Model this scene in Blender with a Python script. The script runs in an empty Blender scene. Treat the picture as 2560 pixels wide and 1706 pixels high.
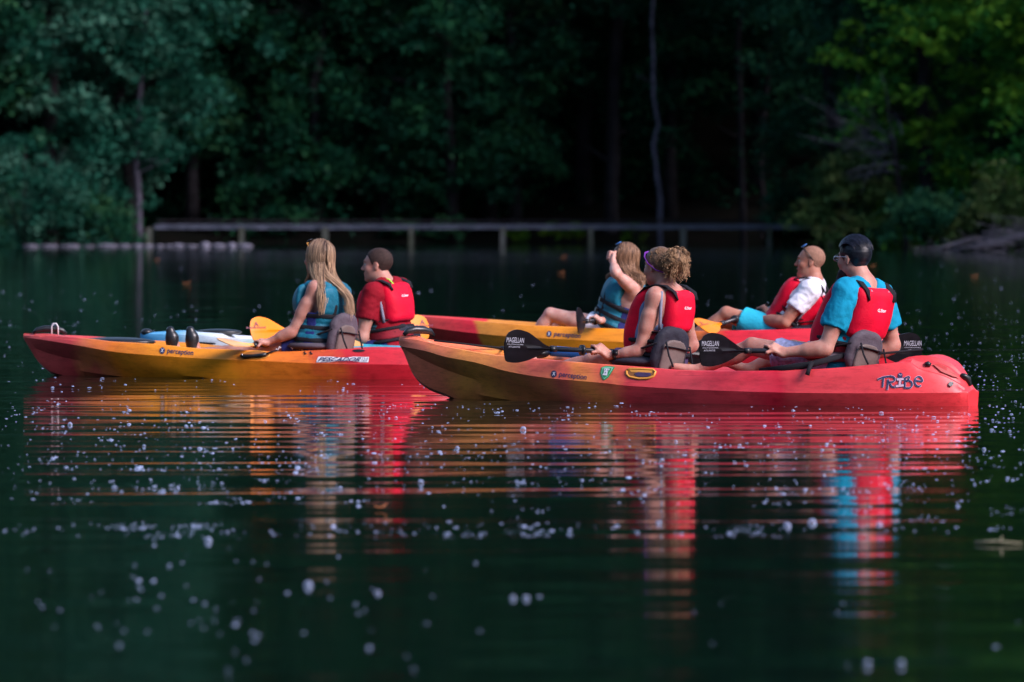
import bpy, math, random
import numpy as np
from mathutils import Vector, Matrix
from mathutils.bvhtree import BVHTree

R = math.radians
rnd = random.Random(7)
rng = np.random.default_rng(11)
sc = bpy.context.scene
COL = sc.collection

# ------------------------------------------------------------------ camera, sky, sun, exposure
FPX, CAMH, HOR = 15000.0, 1.27, 491.0          # focal length in photo pixels, eye height, horizon row
PITCH = math.atan((853.0 - HOR) / FPX)
cam_d = bpy.data.cameras.new('camera')
cam = bpy.data.objects.new('camera', cam_d); COL.objects.link(cam)
cam.location = (0, 0, CAMH)
cam.rotation_euler = (R(90) - PITCH, 0, 0)
cam_d.sensor_width = 36.0
cam_d.lens = FPX / 2560.0 * 36.0
cam_d.clip_start = 0.5; cam_d.clip_end = 3000
cam_d.dof.use_dof = True
cam_d.dof.focus_distance = 37.3
cam_d.dof.aperture_fstop = 3.9
cam_d.dof.aperture_blades = 9
sc.camera = cam

SUN_EL, SUN_AZ = R(34), R(126)                  # azimuth measured from +Y (away) clockwise towards +X (right)
world = bpy.data.worlds.new("World"); sc.world = world
world.use_nodes = True
wn = world.node_tree.nodes; wl = world.node_tree.links
for n in list(wn): wn.remove(n)
wo = wn.new('ShaderNodeOutputWorld'); bg = wn.new('ShaderNodeBackground'); sky = wn.new('ShaderNodeTexSky')
sky.sky_type = 'NISHITA'; sky.sun_disc = False
sky.sun_elevation = SUN_EL; sky.sun_rotation = SUN_AZ
sky.altitude = 100; sky.air_density = 1.0; sky.dust_density = 1.5; sky.ozone_density = 2.0
bg.inputs[1].default_value = 0.10
wl.new(sky.outputs[0], bg.inputs[0]); wl.new(bg.outputs[0], wo.inputs[0])

sun_d = bpy.data.lights.new('sun', 'SUN'); sun = bpy.data.objects.new('sun', sun_d); COL.objects.link(sun)
sun_d.energy = 1.9; sun_d.angle = R(24); sun_d.color = (1.0, 0.85, 0.93)
sdir = Vector((math.cos(SUN_EL) * math.sin(SUN_AZ), math.cos(SUN_EL) * math.cos(SUN_AZ), math.sin(SUN_EL)))
sun.rotation_euler = sdir.to_track_quat('Z', 'Y').to_euler()
sun.location = (0, 0, 30)

sc.view_settings.view_transform = 'Standard'
sc.view_settings.look = 'None'
sc.view_settings.exposure = 1.4
sc.view_settings.gamma = 1.0
sc.view_settings.use_curve_mapping = False
sc.render.engine = 'CYCLES'
cy = sc.cycles
cy.max_bounces = 6; cy.diffuse_bounces = 2; cy.glossy_bounces = 4; cy.transmission_bounces = 4
cy.transparent_max_bounces = 12
cy.caustics_reflective = False; cy.caustics_refractive = False
cy.use_denoising = True
cy.sample_clamp_indirect = 4.0

# ------------------------------------------------------------------ helpers
CAMP = Vector((0, 0, CAMH))
_cr = Matrix.Rotation(R(90) - PITCH, 3, 'X')
def ray(px, py):
    return (_cr @ Vector(((px - 1280.0) / FPX, -(py - 853.0) / FPX, -1.0)))
def at(px, py, d):
    """world point at depth Y = d (metres) on the sight line of a photo pixel"""
    r = ray(px, py); return CAMP + r * (d / r.y)
def atw(px, py):
    """point of the water surface seen at a photo pixel"""
    r = ray(px, py); return CAMP + r * (-CAMH / r.z)

def mesh_np(name, v, f, smooth=True):
    """v (n,3), f (m,k) arrays"""
    me = bpy.data.meshes.new(name)
    v = np.asarray(v, dtype=np.float32); f = np.asarray(f, dtype=np.int32)
    k = f.shape[1]
    me.vertices.add(len(v)); me.vertices.foreach_set('co', v.ravel())
    me.loops.add(len(f) * k); me.loops.foreach_set('vertex_index', f.ravel())
    me.polygons.add(len(f))
    me.polygons.foreach_set('loop_start', np.arange(0, len(f) * k, k, dtype=np.int32))
    me.polygons.foreach_set('loop_total', np.full(len(f), k, dtype=np.int32))
    me.update(calc_edges=True)
    if smooth: me.polygons.foreach_set('use_smooth', np.ones(len(f), dtype=bool))
    return me

class MB:
    """collects verts/faces of one mesh"""
    def __init__(s): s.v = []; s.f = []
    def add(s, v, f):
        o = len(s.v); s.v += [tuple(p) for p in v]; s.f += [tuple(i + o for i in q) for q in f]
    def box(s, c, h, M=None):
        v = []
        for x in (-1, 1):
            for y in (-1, 1):
                for z in (-1, 1):
                    p = Vector((x * h[0], y * h[1], z * h[2]))
                    if M: p = M @ p
                    v.append(Vector(c) + p)
        s.add(v, [(0, 1, 3, 2), (4, 6, 7, 5), (0, 4, 5, 1), (2, 3, 7, 6), (0, 2, 6, 4), (1, 5, 7, 3)])
    def tube(s, pts, rad, n=8, cap=True, flat=1.0, upv=None):
        pts = [Vector(p) for p in pts]
        if not hasattr(rad, '__len__'): rad = [rad] * len(pts)
        rings = []
        prev = None
        for i, p in enumerate(pts):
            t = (pts[min(i + 1, len(pts) - 1)] - pts[max(i - 1, 0)]).normalized()
            a = (Vector(upv) if upv else (prev if prev else Vector((0.13, 0.31, 0.94))))
            a = a - t * a.dot(t)
            if a.length < 1e-4: a = Vector((1, 0, 0)) - t * t.x
            a.normalize(); prev = a
            b = t.cross(a)
            rings.append([p + (a * math.cos(2 * math.pi * k / n) * flat + b * math.sin(2 * math.pi * k / n)) * rad[i] for k in range(n)])
        v = [q for r_ in rings for q in r_]; f = []
        for i in range(len(pts) - 1):
            for k in range(n):
                f.append((i * n + k, i * n + (k + 1) % n, (i + 1) * n + (k + 1) % n, (i + 1) * n + k))
        if cap:
            f.append(tuple(range(n - 1, -1, -1))); f.append(tuple((len(pts) - 1) * n + k for k in range(n)))
        s.add(v, f)
    def ball(s, c, r, nu=12, nv=8, M=None, half=False):
        r = (r, r, r) if not hasattr(r, '__len__') else r
        v = []; f = []
        for j in range(nv + 1):
            th = (math.pi / 2 if half else math.pi) * j / nv
            for i in range(nu):
                ph = 2 * math.pi * i / nu
                p = Vector((r[0] * math.sin(th) * math.cos(ph), r[1] * math.sin(th) * math.sin(ph), r[2] * math.cos(th)))
                if M: p = M @ p
                v.append(Vector(c) + p)
        for j in range(nv):
            for i in range(nu):
                f.append((j * nu + i, (j + 1) * nu + i, (j + 1) * nu + (i + 1) % nu, j * nu + (i + 1) % nu))
        s.add(v, f)
    def mesh(s, name, smooth=True):
        me = bpy.data.meshes.new(name); me.from_pydata(s.v, [], s.f); me.update()
        if smooth:
            for p in me.polygons: p.use_smooth = True
        return me

def link(name, me, mat=None, parent=None):
    o = bpy.data.objects.new(name, me); COL.objects.link(o)
    if mat is not None:
        for m in (mat if isinstance(mat, (list, tuple)) else [mat]): me.materials.append(m)
    if parent is not None:
        o.parent = parent
        o.matrix_parent_inverse = parent.matrix_basis.inverted()
    return o
def build(mb, name, mat, parent=None, smooth=True):
    return link(name, mb.mesh(name, smooth), mat, parent)
def tag(o, label=None, cat=None, group=None, kind=None):
    if label: o['label'] = label
    if cat: o['category'] = cat
    if group: o['group'] = group
    if kind: o['kind'] = kind
    return o
def thing(name, loc, label, cat, group=None, rz=0):
    o = bpy.data.objects.new(name, None); COL.objects.link(o)
    o.empty_display_size = 0.2
    o.location = loc; o.rotation_euler = (0, 0, rz)
    o.matrix_basis = Matrix.Translation(Vector(loc)) @ Matrix.Rotation(rz, 4, 'Z')
    return tag(o, label, cat, group)
def autosmooth(o, ang=30):
    me = o.data
    me.polygons.foreach_set('use_smooth', np.ones(len(me.polygons), dtype=bool))
    try: me.set_sharp_from_angle(angle=R(ang))
    except Exception: pass

# ------------------------------------------------------------------ materials
def mat(name, col, rough=0.5, spec=0.5, noise=0.0, nscale=8.0, bump=0.0, bscale=60.0, metal=0.0, col2=None,
        sss=0.0, sheen=0.0, coat=0.0, coords='Object'):
    m = bpy.data.materials.new(name); m.use_nodes = True
    nt = m.node_tree; p = nt.nodes['Principled BSDF']
    p.inputs['Base Color'].default_value = (*col, 1); p.inputs['Roughness'].default_value = rough
    p.inputs['Metallic'].default_value = metal
    p.inputs['Specular IOR Level'].default_value = spec
    if sss: 
        p.inputs['Subsurface Weight'].default_value = sss
        p.inputs['Subsurface Radius'].default_value = (0.02, 0.008, 0.004)
        p.inputs['Subsurface Scale'].default_value = 0.5
    if sheen: p.inputs['Sheen Weight'].default_value = sheen
    if coat: p.inputs['Coat Weight'].default_value = coat; p.inputs['Coat Roughness'].default_value = 0.2
    tc = nt.nodes.new('ShaderNodeTexCoord')
    if noise or col2:
        n = nt.nodes.new('ShaderNodeTexNoise'); n.inputs['Scale'].default_value = nscale; n.inputs['Detail'].default_value = 6
        nt.links.new(tc.outputs[coords], n.inputs['Vector'])
        r_ = nt.nodes.new('ShaderNodeValToRGB'); nt.links.new(n.outputs[0], r_.inputs[0])
        c2 = col2 if col2 else tuple(c * (1 - noise) for c in col)
        c1 = col if col2 else tuple(min(1, c * (1 + noise)) for c in col)
        r_.color_ramp.elements[0].position = 0.35; r_.color_ramp.elements[0].color = (*c2, 1)
        r_.color_ramp.elements[1].position = 0.65; r_.color_ramp.elements[1].color = (*c1, 1)
        nt.links.new(r_.outputs[0], p.inputs['Base Color'])
    if bump:
        n2 = nt.nodes.new('ShaderNodeTexNoise'); n2.inputs['Scale'].default_value = bscale; n2.inputs['Detail'].default_value = 5
        nt.links.new(tc.outputs[coords], n2.inputs['Vector'])
        b = nt.nodes.new('ShaderNodeBump'); b.inputs['Strength'].default_value = bump; b.inputs['Distance'].default_value = 0.01
        nt.links.new(n2.outputs[0], b.inputs['Height']); nt.links.new(b.outputs[0], p.inputs['Normal'])
    return m

def leaf_mat(name, c1, c2, c3, trans=0.25, rough=0.55):
    m = bpy.data.materials.new(name); m.use_nodes = True
    nt = m.node_tree; p = nt.nodes['Principled BSDF']
    a = nt.nodes.new('ShaderNodeAttribute'); a.attribute_name = 'tint'
    r_ = nt.nodes.new('ShaderNodeValToRGB')
    e = r_.color_ramp.elements; e[0].color = (*c1, 1); e[1].color = (*c3, 1); e[0].position = 0.0; e[1].position = 1.0
    k = e.new(0.55); k.color = (*c2, 1)
    nt.links.new(a.outputs['Fac'], r_.inputs[0]); nt.links.new(r_.outputs[0], p.inputs['Base Color'])
    p.inputs['Roughness'].default_value = rough; p.inputs['Specular IOR Level'].default_value = 0.08
    t = nt.nodes.new('ShaderNodeBsdfTranslucent'); nt.links.new(r_.outputs[0], t.inputs[0])
    mx = nt.nodes.new('ShaderNodeMixShader'); mx.inputs[0].default_value = trans
    nt.links.new(p.outputs[0], mx.inputs[1]); nt.links.new(t.outputs[0], mx.inputs[2])
    nt.links.new(mx.outputs[0], nt.nodes['Material Output'].inputs[0])
    return m

def hair_mat(name, c_root, c_tip, rough=0.45):
    m = bpy.data.materials.new(name); m.use_nodes = True
    nt = m.node_tree; p = nt.nodes['Principled BSDF']
    a = nt.nodes.new('ShaderNodeAttribute'); a.attribute_name = 'tint'
    r_ = nt.nodes.new('ShaderNodeValToRGB'); e = r_.color_ramp.elements
    e[0].color = (*c_root, 1); e[1].color = (*c_tip, 1)
    nt.links.new(a.outputs['Fac'], r_.inputs[0]); nt.links.new(r_.outputs[0], p.inputs['Base Color'])
    p.inputs['Roughness'].default_value = rough; p.inputs['Specular IOR Level'].default_value = 0.3
    return m

def hull_mat(name, stops, L, dark=0.0, nz_amp=0.05):
    """rotomoulded plastic: colours blended along the boat, with soft uneven edges, scuffs and faint grain"""
    m = bpy.data.materials.new(name); m.use_nodes = True
    nt = m.node_tree; N = nt.nodes; K = nt.links; p = N['Principled BSDF']
    tc = N.new('ShaderNodeTexCoord'); sp = N.new('ShaderNodeSeparateXYZ'); K.new(tc.outputs['Object'], sp.inputs[0])
    n1 = N.new('ShaderNodeTexNoise'); n1.inputs['Scale'].default_value = 3.0; n1.inputs['Detail'].default_value = 4
    K.new(tc.outputs['Object'], n1.inputs['Vector'])
    s1 = N.new('ShaderNodeMath'); s1.operation = 'SUBTRACT'; K.new(n1.outputs[0], s1.inputs[0]); s1.inputs[1].default_value = 0.5
    s2 = N.new('ShaderNodeMath'); s2.operation = 'MULTIPLY'; K.new(s1.outputs[0], s2.inputs[0]); s2.inputs[1].default_value = nz_amp * 4
    dv = N.new('ShaderNodeMath'); dv.operation = 'DIVIDE'; K.new(sp.outputs['X'], dv.inputs[0]); dv.inputs[1].default_value = L
    zz = N.new('ShaderNodeMath'); zz.operation = 'MULTIPLY_ADD'; K.new(sp.outputs['Z'], zz.inputs[0]); zz.inputs[1].default_value = 0.10
    K.new(dv.outputs[0], zz.inputs[2])
    ad = N.new('ShaderNodeMath'); ad.operation = 'ADD'; K.new(zz.outputs[0], ad.inputs[0]); K.new(s2.outputs[0], ad.inputs[1])
    r_ = N.new('ShaderNodeValToRGB'); K.new(ad.outputs[0], r_.inputs[0])
    e = r_.color_ramp.elements
    e[0].position = stops[0][0]; e[0].color = (*stops[0][1], 1)
    e[1].position = stops[-1][0]; e[1].color = (*stops[-1][1], 1)
    for t, c in stops[1:-1]:
        k = e.new(t); k.color = (*c, 1)
    # scuffs
    n2 = N.new('ShaderNodeTexNoise'); n2.inputs['Scale'].default_value = 14; n2.inputs['Detail'].default_value = 8; n2.inputs['Roughness'].default_value = 0.7
    mp = N.new('ShaderNodeMapping'); mp.inputs['Scale'].default_value = (0.5, 1, 1.6); K.new(tc.outputs['Object'], mp.inputs[0]); K.new(mp.outputs[0], n2.inputs['Vector'])
    r2 = N.new('ShaderNodeValToRGB'); K.new(n2.outputs[0], r2.inputs[0])
    r2.color_ramp.elements[0].position = 0.30; r2.color_ramp.elements[0].color = (0.50, 0.42, 0.38, 1)
    r2.color_ramp.elements[1].position = 0.52; r2.color_ramp.elements[1].color = (1, 1, 1, 1)
    mx = N.new('ShaderNodeMix'); mx.data_type = 'RGBA'; mx.blend_type = 'MULTIPLY'; mx.inputs['Factor'].default_value = 0.6
    K.new(r_.outputs[0], mx.inputs['A']); K.new(r2.outputs[0], mx.inputs['B'])
    # fine scratches running along the hull
    m4 = N.new('ShaderNodeMapping'); m4.inputs['Scale'].default_value = (1.2, 30, 70); m4.inputs['Rotation'].default_value = (0, 0.06, 0); K.new(tc.outputs['Object'], m4.inputs[0])
    n4 = N.new('ShaderNodeTexNoise'); n4.inputs['Scale'].default_value = 2.2; n4.inputs['Detail'].default_value = 3; K.new(m4.outputs[0], n4.inputs['Vector'])
    r4 = N.new('ShaderNodeValToRGB'); K.new(n4.outputs[0], r4.inputs[0]); r4.color_ramp.elements[0].position = .30; r4.color_ramp.elements[0].color = (.55, .5, .48, 1); r4.color_ramp.elements[1].position = .40; r4.color_ramp.elements[1].color = (1, 1, 1, 1)
    m5 = N.new('ShaderNodeMix'); m5.data_type = 'RGBA'; m5.blend_type = 'MULTIPLY'; m5.inputs['Factor'].default_value = 0.5
    K.new(mx.outputs['Result'], m5.inputs['A']); K.new(r4.outputs[0], m5.inputs['B'])
    K.new(m5.outputs['Result'], p.inputs['Base Color'])
    p.inputs['Roughness'].default_value = 0.42; p.inputs['Specular IOR Level'].default_value = 0.5
    n3 = N.new('ShaderNodeTexNoise'); n3.inputs['Scale'].default_value = 5; n3.inputs['Detail'].default_value = 9; K.new(tc.outputs['Object'], n3.inputs['Vector'])
    b = N.new('ShaderNodeBump'); b.inputs['Strength'].default_value = 0.25; b.inputs['Distance'].default_value = 0.02
    K.new(n3.outputs[0], b.inputs['Height']); K.new(b.outputs[0], p.inputs['Normal'])
    r3 = N.new('ShaderNodeMapRange'); K.new(n2.outputs[0], r3.inputs[0]); r3.inputs[3].default_value = 0.33; r3.inputs[4].default_value = 0.55
    K.new(r3.outputs[0], p.inputs['Roughness'])
    return m

M = {}
M['black_plastic'] = mat('black_plastic', (0.012, 0.012, 0.014), 0.35, 0.5, noise=0.3)
M['black_web'] = mat('black_webbing', (0.012, 0.012, 0.016), 0.8, 0.2, bump=0.3, bscale=300)
M['carbon'] = mat('black_blade', (0.005, 0.004, 0.006), 0.32, 0.2, noise=0.4, nscale=12, bump=0.05, bscale=30)
M['shaft'] = mat('paddle_shaft', (0.02, 0.02, 0.025), 0.3, 0.5, metal=0.2)
M['yellow_blade'] = mat('yellow_blade', (0.82, 0.23, 0.004), 0.4, 0.25, noise=0.08)
M['red_vest'] = mat('red_nylon', (0.66, 0.003, 0.028), 0.6, 0.18, noise=0.12, nscale=10, bump=0.25, bscale=90)
M['dark_red'] = mat('dark_red_fabric', (0.20, 0.006, 0.015), 0.75, 0.3, noise=0.2, bump=0.3, bscale=80)
M['red_shirt'] = mat('red_cotton', (0.25, 0.004, 0.014), 0.85, 0.2, noise=0.12, bump=0.4, bscale=40)
M['teal_vest'] = mat('teal_nylon', (0.008, 0.13, 0.20), 0.55, 0.25, noise=0.25, nscale=7, bump=0.5, bscale=35)
M['cyan_shirt'] = mat('cyan_cotton', (0.004, 0.26, 0.42), 0.85, 0.2, noise=0.10, bump=0.4, bscale=40)
M['cyan_shorts'] = mat('cyan_swim_cloth', (0.02, 0.40, 0.55), 0.8, 0.2, noise=0.12, bump=0.4, bscale=40)
M['white_shirt'] = mat('white_cotton', (0.72, 0.72, 0.80), 0.85, 0.2, noise=0.06, bump=0.4, bscale=40)
M['grey_blue'] = mat('grey_blue_knit', (0.16, 0.22, 0.36), 0.85, 0.2, noise=0.12, bump=0.4, bscale=60)
M['navy'] = mat('navy_cloth', (0.015, 0.022, 0.12), 0.8, 0.2, noise=0.25, bump=0.4, bscale=50)
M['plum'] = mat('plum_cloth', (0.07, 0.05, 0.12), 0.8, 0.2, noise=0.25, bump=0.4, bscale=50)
M['plaid'] = mat('pale_blue_cloth', (0.36, 0.38, 0.58), 0.85, 0.2, noise=0.25, nscale=45, bump=0.3, bscale=60)
M['grey_pipe'] = mat('grey_piping', (0.22, 0.23, 0.30), 0.7, 0.3)
M['seat_back'] = mat('taupe_seat_panel', (0.14, 0.105, 0.095), 0.6, 0.3, noise=0.15, bump=0.2, bscale=70)
M['seat_pad'] = mat('grey_seat_padding', (0.090, 0.072, 0.090), 0.75, 0.3, noise=0.2, bump=0.4, bscale=50)
M['seat_dark'] = mat('dark_seat_padding', (0.022, 0.022, 0.035), 0.75, 0.3, noise=0.2, bump=0.4, bscale=50)
def skinm(n, c): return mat(n, c, 0.52, 0.35, col2=(c[0] * .86, c[1] * .70, c[2] * .68), nscale=17, sss=0.25, bump=0.16, bscale=90)
M['skin_fair'] = skinm('fair_skin', (0.50, 0.26, 0.20))
M['skin_pale'] = skinm('pale_skin', (0.62, 0.36, 0.29))
M['skin_tan'] = skinm('tanned_skin', (0.43, 0.205, 0.14))
M['eye_white'] = mat('eye_white', (0.30, 0.27, 0.26), 0.3)
M['iris'] = mat('iris', (0.02, 0.015, 0.015), 0.15)
M['lips'] = mat('lips', (0.42, 0.13, 0.12), 0.4)
M['brow'] = mat('brow_hair', (0.05, 0.03, 0.02), 0.7)
M['print_navy'] = mat('navy_print', (0.02, 0.03, 0.10), 0.5)
M['print_blue'] = mat('blue_print', (0.03, 0.13, 0.36), 0.5)
M['print_white'] = mat('white_print', (0.75, 0.75, 0.8), 0.5)
M['print_grey'] = mat('grey_print', (0.34, 0.34, 0.40), 0.5)
M['print_pink'] = mat('pale_pink_print', (0.62, 0.42, 0.52), 0.5)
M['print_green'] = mat('green_print', (0.02, 0.30, 0.10), 0.5)
M['print_mint'] = mat('mint_print', (0.25, 0.65, 0.42), 0.5)
M['print_maroon'] = mat('maroon_print', (0.16, 0.01, 0.05), 0.5)
M['lime'] = mat('lime_cord', (0.35, 0.85, 0.05), 0.6)
M['steel'] = mat('steel', (0.6, 0.6, 0.62), 0.25, metal=1.0)
M['white_plastic'] = mat('white_plastic', (0.7, 0.7, 0.72), 0.4)
M['purple'] = mat('purple_band', (0.16, 0.02, 0.30), 0.6)
M['blue_item'] = mat('blue_plastic', (0.02, 0.20, 0.60), 0.4)
M['yellow_in'] = mat('yellow_moulding', (0.75, 0.33, 0.05), 0.45, noise=0.1)
M['shade_brown'] = mat('shaded_yellow_moulding', (0.30, 0.12, 0.03), 0.5, noise=0.1)  # yellow moulding with the shade inside a recess put into its colour

# ------------------------------------------------------------------ signed-distance modelling (for bodies, clothes, hair)
I3 = np.eye(3)
def V3(p): return np.array(p, dtype=float)
def ell(c, r, Rm=I3): return ('e', V3(c), V3(r), np.asarray(Rm, float))
def cap(a, b, ra, rb=None): return ('c', V3(a), V3(b), ra, ra if rb is None else rb)
def ccap(a, b, ra, rb=None): return ('k', V3(a), V3(b), ra, ra if rb is None else rb)
def bx(c, h, rd=0.0, Rm=I3): return ('b', V3(c), V3(h), rd, np.asarray(Rm, float))
def tf(pr, o, B):
    """primitive seen from the frame with origin o and axes = rows of B"""
    k = pr[0]
    if k == 'e': return ('e', B @ (pr[1] - o), pr[2], pr[3] @ B.T)
    if k in 'ck': return (k, B @ (pr[1] - o), B @ (pr[2] - o), pr[3], pr[4])
    return ('b', B @ (pr[1] - o), pr[2], pr[3], pr[4] @ B.T)
def bound(pr):
    k = pr[0]
    if k == 'e': r = max(pr[2]); return pr[1] - r, pr[1] + r
    if k in 'ck':
        r = max(pr[3], pr[4]); return np.minimum(pr[1], pr[2]) - r, np.maximum(pr[1], pr[2]) + r
    r = np.linalg.norm(pr[2]) + pr[3]; return pr[1] - r, pr[1] + r
def ev(pr, X, Y, Z):
    k = pr[0]
    if k == 'e':
        x, y, z = X - pr[1][0], Y - pr[1][1], Z - pr[1][2]; Rm = pr[3]; r = pr[2]
        a = (Rm[0, 0] * x + Rm[0, 1] * y + Rm[0, 2] * z) / r[0]
        b = (Rm[1, 0] * x + Rm[1, 1] * y + Rm[1, 2] * z) / r[1]
        c = (Rm[2, 0] * x + Rm[2, 1] * y + Rm[2, 2] * z) / r[2]
        k0 = np.sqrt(a * a + b * b + c * c) + 1e-9
        k1 = np.sqrt((a / r[0]) ** 2 + (b / r[1]) ** 2 + (c / r[2]) ** 2) + 1e-9
        return k0 * (k0 - 1) / k1
    if k in 'ck':
        a, b = pr[1], pr[2]; ba = b - a; L2 = ba @ ba + 1e-12
        x, y, z = X - a[0], Y - a[1], Z - a[2]
        h0 = (x * ba[0] + y * ba[1] + z * ba[2]) / L2
        h = np.clip(h0, 0, 1)
        d = np.sqrt((x - h * ba[0]) ** 2 + (y - h * ba[1]) ** 2 + (z - h * ba[2]) ** 2) - (pr[3] + (pr[4] - pr[3]) * h)
        if k == 'k': d = np.maximum(d, (h0 - 1) * math.sqrt(L2))
        return d
    x, y, z = X - pr[1][0], Y - pr[1][1], Z - pr[1][2]; Rm = pr[4]; h = pr[2]
    a = np.abs(Rm[0, 0] * x + Rm[0, 1] * y + Rm[0, 2] * z) - h[0]
    b = np.abs(Rm[1, 0] * x + Rm[1, 1] * y + Rm[1, 2] * z) - h[1]
    c = np.abs(Rm[2, 0] * x + Rm[2, 1] * y + Rm[2, 2] * z) - h[2]
    return np.sqrt(np.maximum(a, 0) ** 2 + np.maximum(b, 0) ** 2 + np.maximum(c, 0) ** 2) + np.minimum(np.maximum(a, np.maximum(b, c)), 0) - pr[3]
def smin(a, b, k):
    if k <= 0: return np.minimum(a, b)
    h = np.maximum(k - np.abs(a - b), 0) / k
    return np.minimum(a, b) - h * h * k * 0.25
def smax(a, b, k): return -smin(-a, -b, k)

class Grid:
    def __init__(s, lo, hi, h, o=None, B=None):
        s.lo = V3(lo); s.h = h; n = np.ceil((V3(hi) - s.lo) / h).astype(int) + 1
        s.ax = [(s.lo[i] + np.arange(n[i]) * h).astype(np.float32) for i in range(3)]
        s.D = np.full(n, 0.3, np.float32); s.o = o; s.B = B
    def P(s, pr): return tf(pr, s.o, s.B) if s.B is not None else pr
    def sl(s, pr, m):
        lo, hi = bound(pr); out = []
        for i in range(3):
            a = int(max(0, math.floor((lo[i] - m - s.lo[i]) / s.h))); b = int(min(len(s.ax[i]), math.ceil((hi[i] + m - s.lo[i]) / s.h) + 1))
            if b <= a: return None
            out.append(slice(a, b))
        return tuple(out)
    def XYZ(s, q=None):
        q = q or (slice(None),) * 3
        return s.ax[0][q[0]][:, None, None], s.ax[1][q[1]][None, :, None], s.ax[2][q[2]][None, None, :]
    def add(s, pr, k=0.02, inf=0.0):
        pr = s.P(pr); q = s.sl(pr, k + abs(inf) + 3 * s.h)
        if q is None: return s
        s.D[q] = smin(s.D[q], (ev(pr, *s.XYZ(q)) - inf).astype(np.float32), k); return s
    def sub(s, pr, k=0.01, inf=0.0):
        pr = s.P(pr); q = s.sl(pr, k + abs(inf) + 3 * s.h)
        if q is None: return s
        s.D[q] = smax(s.D[q], -(ev(pr, *s.XYZ(q)) - inf).astype(np.float32), k); return s
    def inter(s, arr, k=0.01):
        s.D = smax(s.D, arr.astype(np.float32), k); return s
    def mesh(s, name, post=None):
        D = s.D; D[0] = D[-1] = 0.3; D[:, 0] = D[:, -1] = 0.3; D[:, :, 0] = D[:, :, -1] = 0.3
        n = np.array(D.shape); S = D < 0
        ids = []; pos = []; quads = []; offs = 0
        def cid(i): return (i[:, 0] * n[1] + i[:, 1]) * n[2] + i[:, 2]
        for a in range(3):
            s0 = [slice(None)] * 3; s1 = [slice(None)] * 3; s0[a] = slice(0, -1); s1[a] = slice(1, None)
            cr = S[tuple(s0)] != S[tuple(s1)]
            ix = np.argwhere(cr)
            if not len(ix): continue
            jx = ix.copy(); jx[:, a] += 1
            d0 = D[ix[:, 0], ix[:, 1], ix[:, 2]]; d1 = D[jx[:, 0], jx[:, 1], jx[:, 2]]
            t = d0 / (d0 - d1)
            p = ix.astype(float); p[:, a] += t
            b, c = (a + 1) % 3, (a + 2) % 3
            cells = []
            for ob, oc in ((0, 0), (-1, 0), (-1, -1), (0, -1)):
                k = ix.copy(); k[:, b] += ob; k[:, c] += oc; cells.append(cid(k))
            inside = d0 < 0
            q = np.stack(cells, 1)
            q[~inside] = q[~inside][:, ::-1]
            quads.append(q); ids.append(q.ravel()); pos.append(np.repeat(p, 4, axis=0))
        if not quads: raise ValueError('empty field ' + name)
        ids = np.concatenate(ids); pos = np.concatenate(pos); quads = np.concatenate(quads)
        u, inv = np.unique(ids, return_inverse=True)
        cnt = np.bincount(inv)
        v = np.stack([np.bincount(inv, pos[:, i]) / cnt for i in range(3)], 1) * s.h + s.lo
        f = np.searchsorted(u, quads)
        if s.B is not None: v = v @ s.B + s.o
        if post is not None: v = post(v)
        return mesh_np(name, v, f)

def wob(p, freq, seed=0, n=5):
    """cheap smooth noise in about [-1, 1] at points p (n,3)"""
    g = np.random.default_rng(seed); out = 0
    for i in range(n):
        d = g.normal(size=3); d /= np.linalg.norm(d); e = g.normal(size=3); e /= np.linalg.norm(e)
        out = out + np.sin(p @ d * freq * (0.7 + 0.25 * i) + g.uniform(0, 6.28) + 1.6 * np.sin(p @ e * freq * 0.6 + g.uniform(0, 6.28)))
    return out / n
def crumple(me, amp, freq, seed=0, aniso=None):
    """moves the vertices along their normals: folds of cloth"""
    n = len(me.vertices); v = np.zeros(n * 3, np.float32); me.vertices.foreach_get('co', v); v = v.reshape(-1, 3)
    nn = np.zeros(n * 3, np.float32); me.vertex_normals.foreach_get('vector', nn); nn = nn.reshape(-1, 3)
    p = v * (np.array(aniso) if aniso is not None else 1.0)
    w = wob(p, freq, seed); w = np.sign(w) * np.abs(w) ** 0.8
    w2 = 1 - 2 * np.abs(wob(p, freq * 0.8, seed + 5))        # ridged
    v = v + nn * (amp * (0.5 * w + 0.5 * w2))[:, None]
    me.vertices.foreach_set('co', v.astype(np.float32).ravel()); me.update()
    return me

# ------------------------------------------------------------------ kayaks
def pch(t, tab):
    """smooth interpolation of a (t, value) table"""
    xs = [a[0] for a in tab]; ys = [a[1] for a in tab]
    if t <= xs[0]: return ys[0]
    if t >= xs[-1]: return ys[-1]
    i = max(k for k in range(len(xs)) if xs[k] <= t); i = min(i, len(xs) - 2)
    h = xs[i + 1] - xs[i]; d = (ys[i + 1] - ys[i]) / h
    def sl(j):
        if j <= 0: return (ys[1] - ys[0]) / (xs[1] - xs[0])
        if j >= len(xs) - 1: return (ys[-1] - ys[-2]) / (xs[-1] - xs[-2])
        a = (ys[j] - ys[j - 1]) / (xs[j] - xs[j - 1]); b = (ys[j + 1] - ys[j]) / (xs[j + 1] - xs[j])
        return 0 if a * b <= 0 else 2 * a * b / (a + b)
    m0, m1 = sl(i), sl(i + 1); s = (t - xs[i]) / h
    return ys[i] + s * (h * m0) + s * s * (3 * (ys[i + 1] - ys[i]) - h * (2 * m0 + m1)) + s ** 3 * (h * (m0 + m1) - 2 * (ys[i + 1] - ys[i]))

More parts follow.
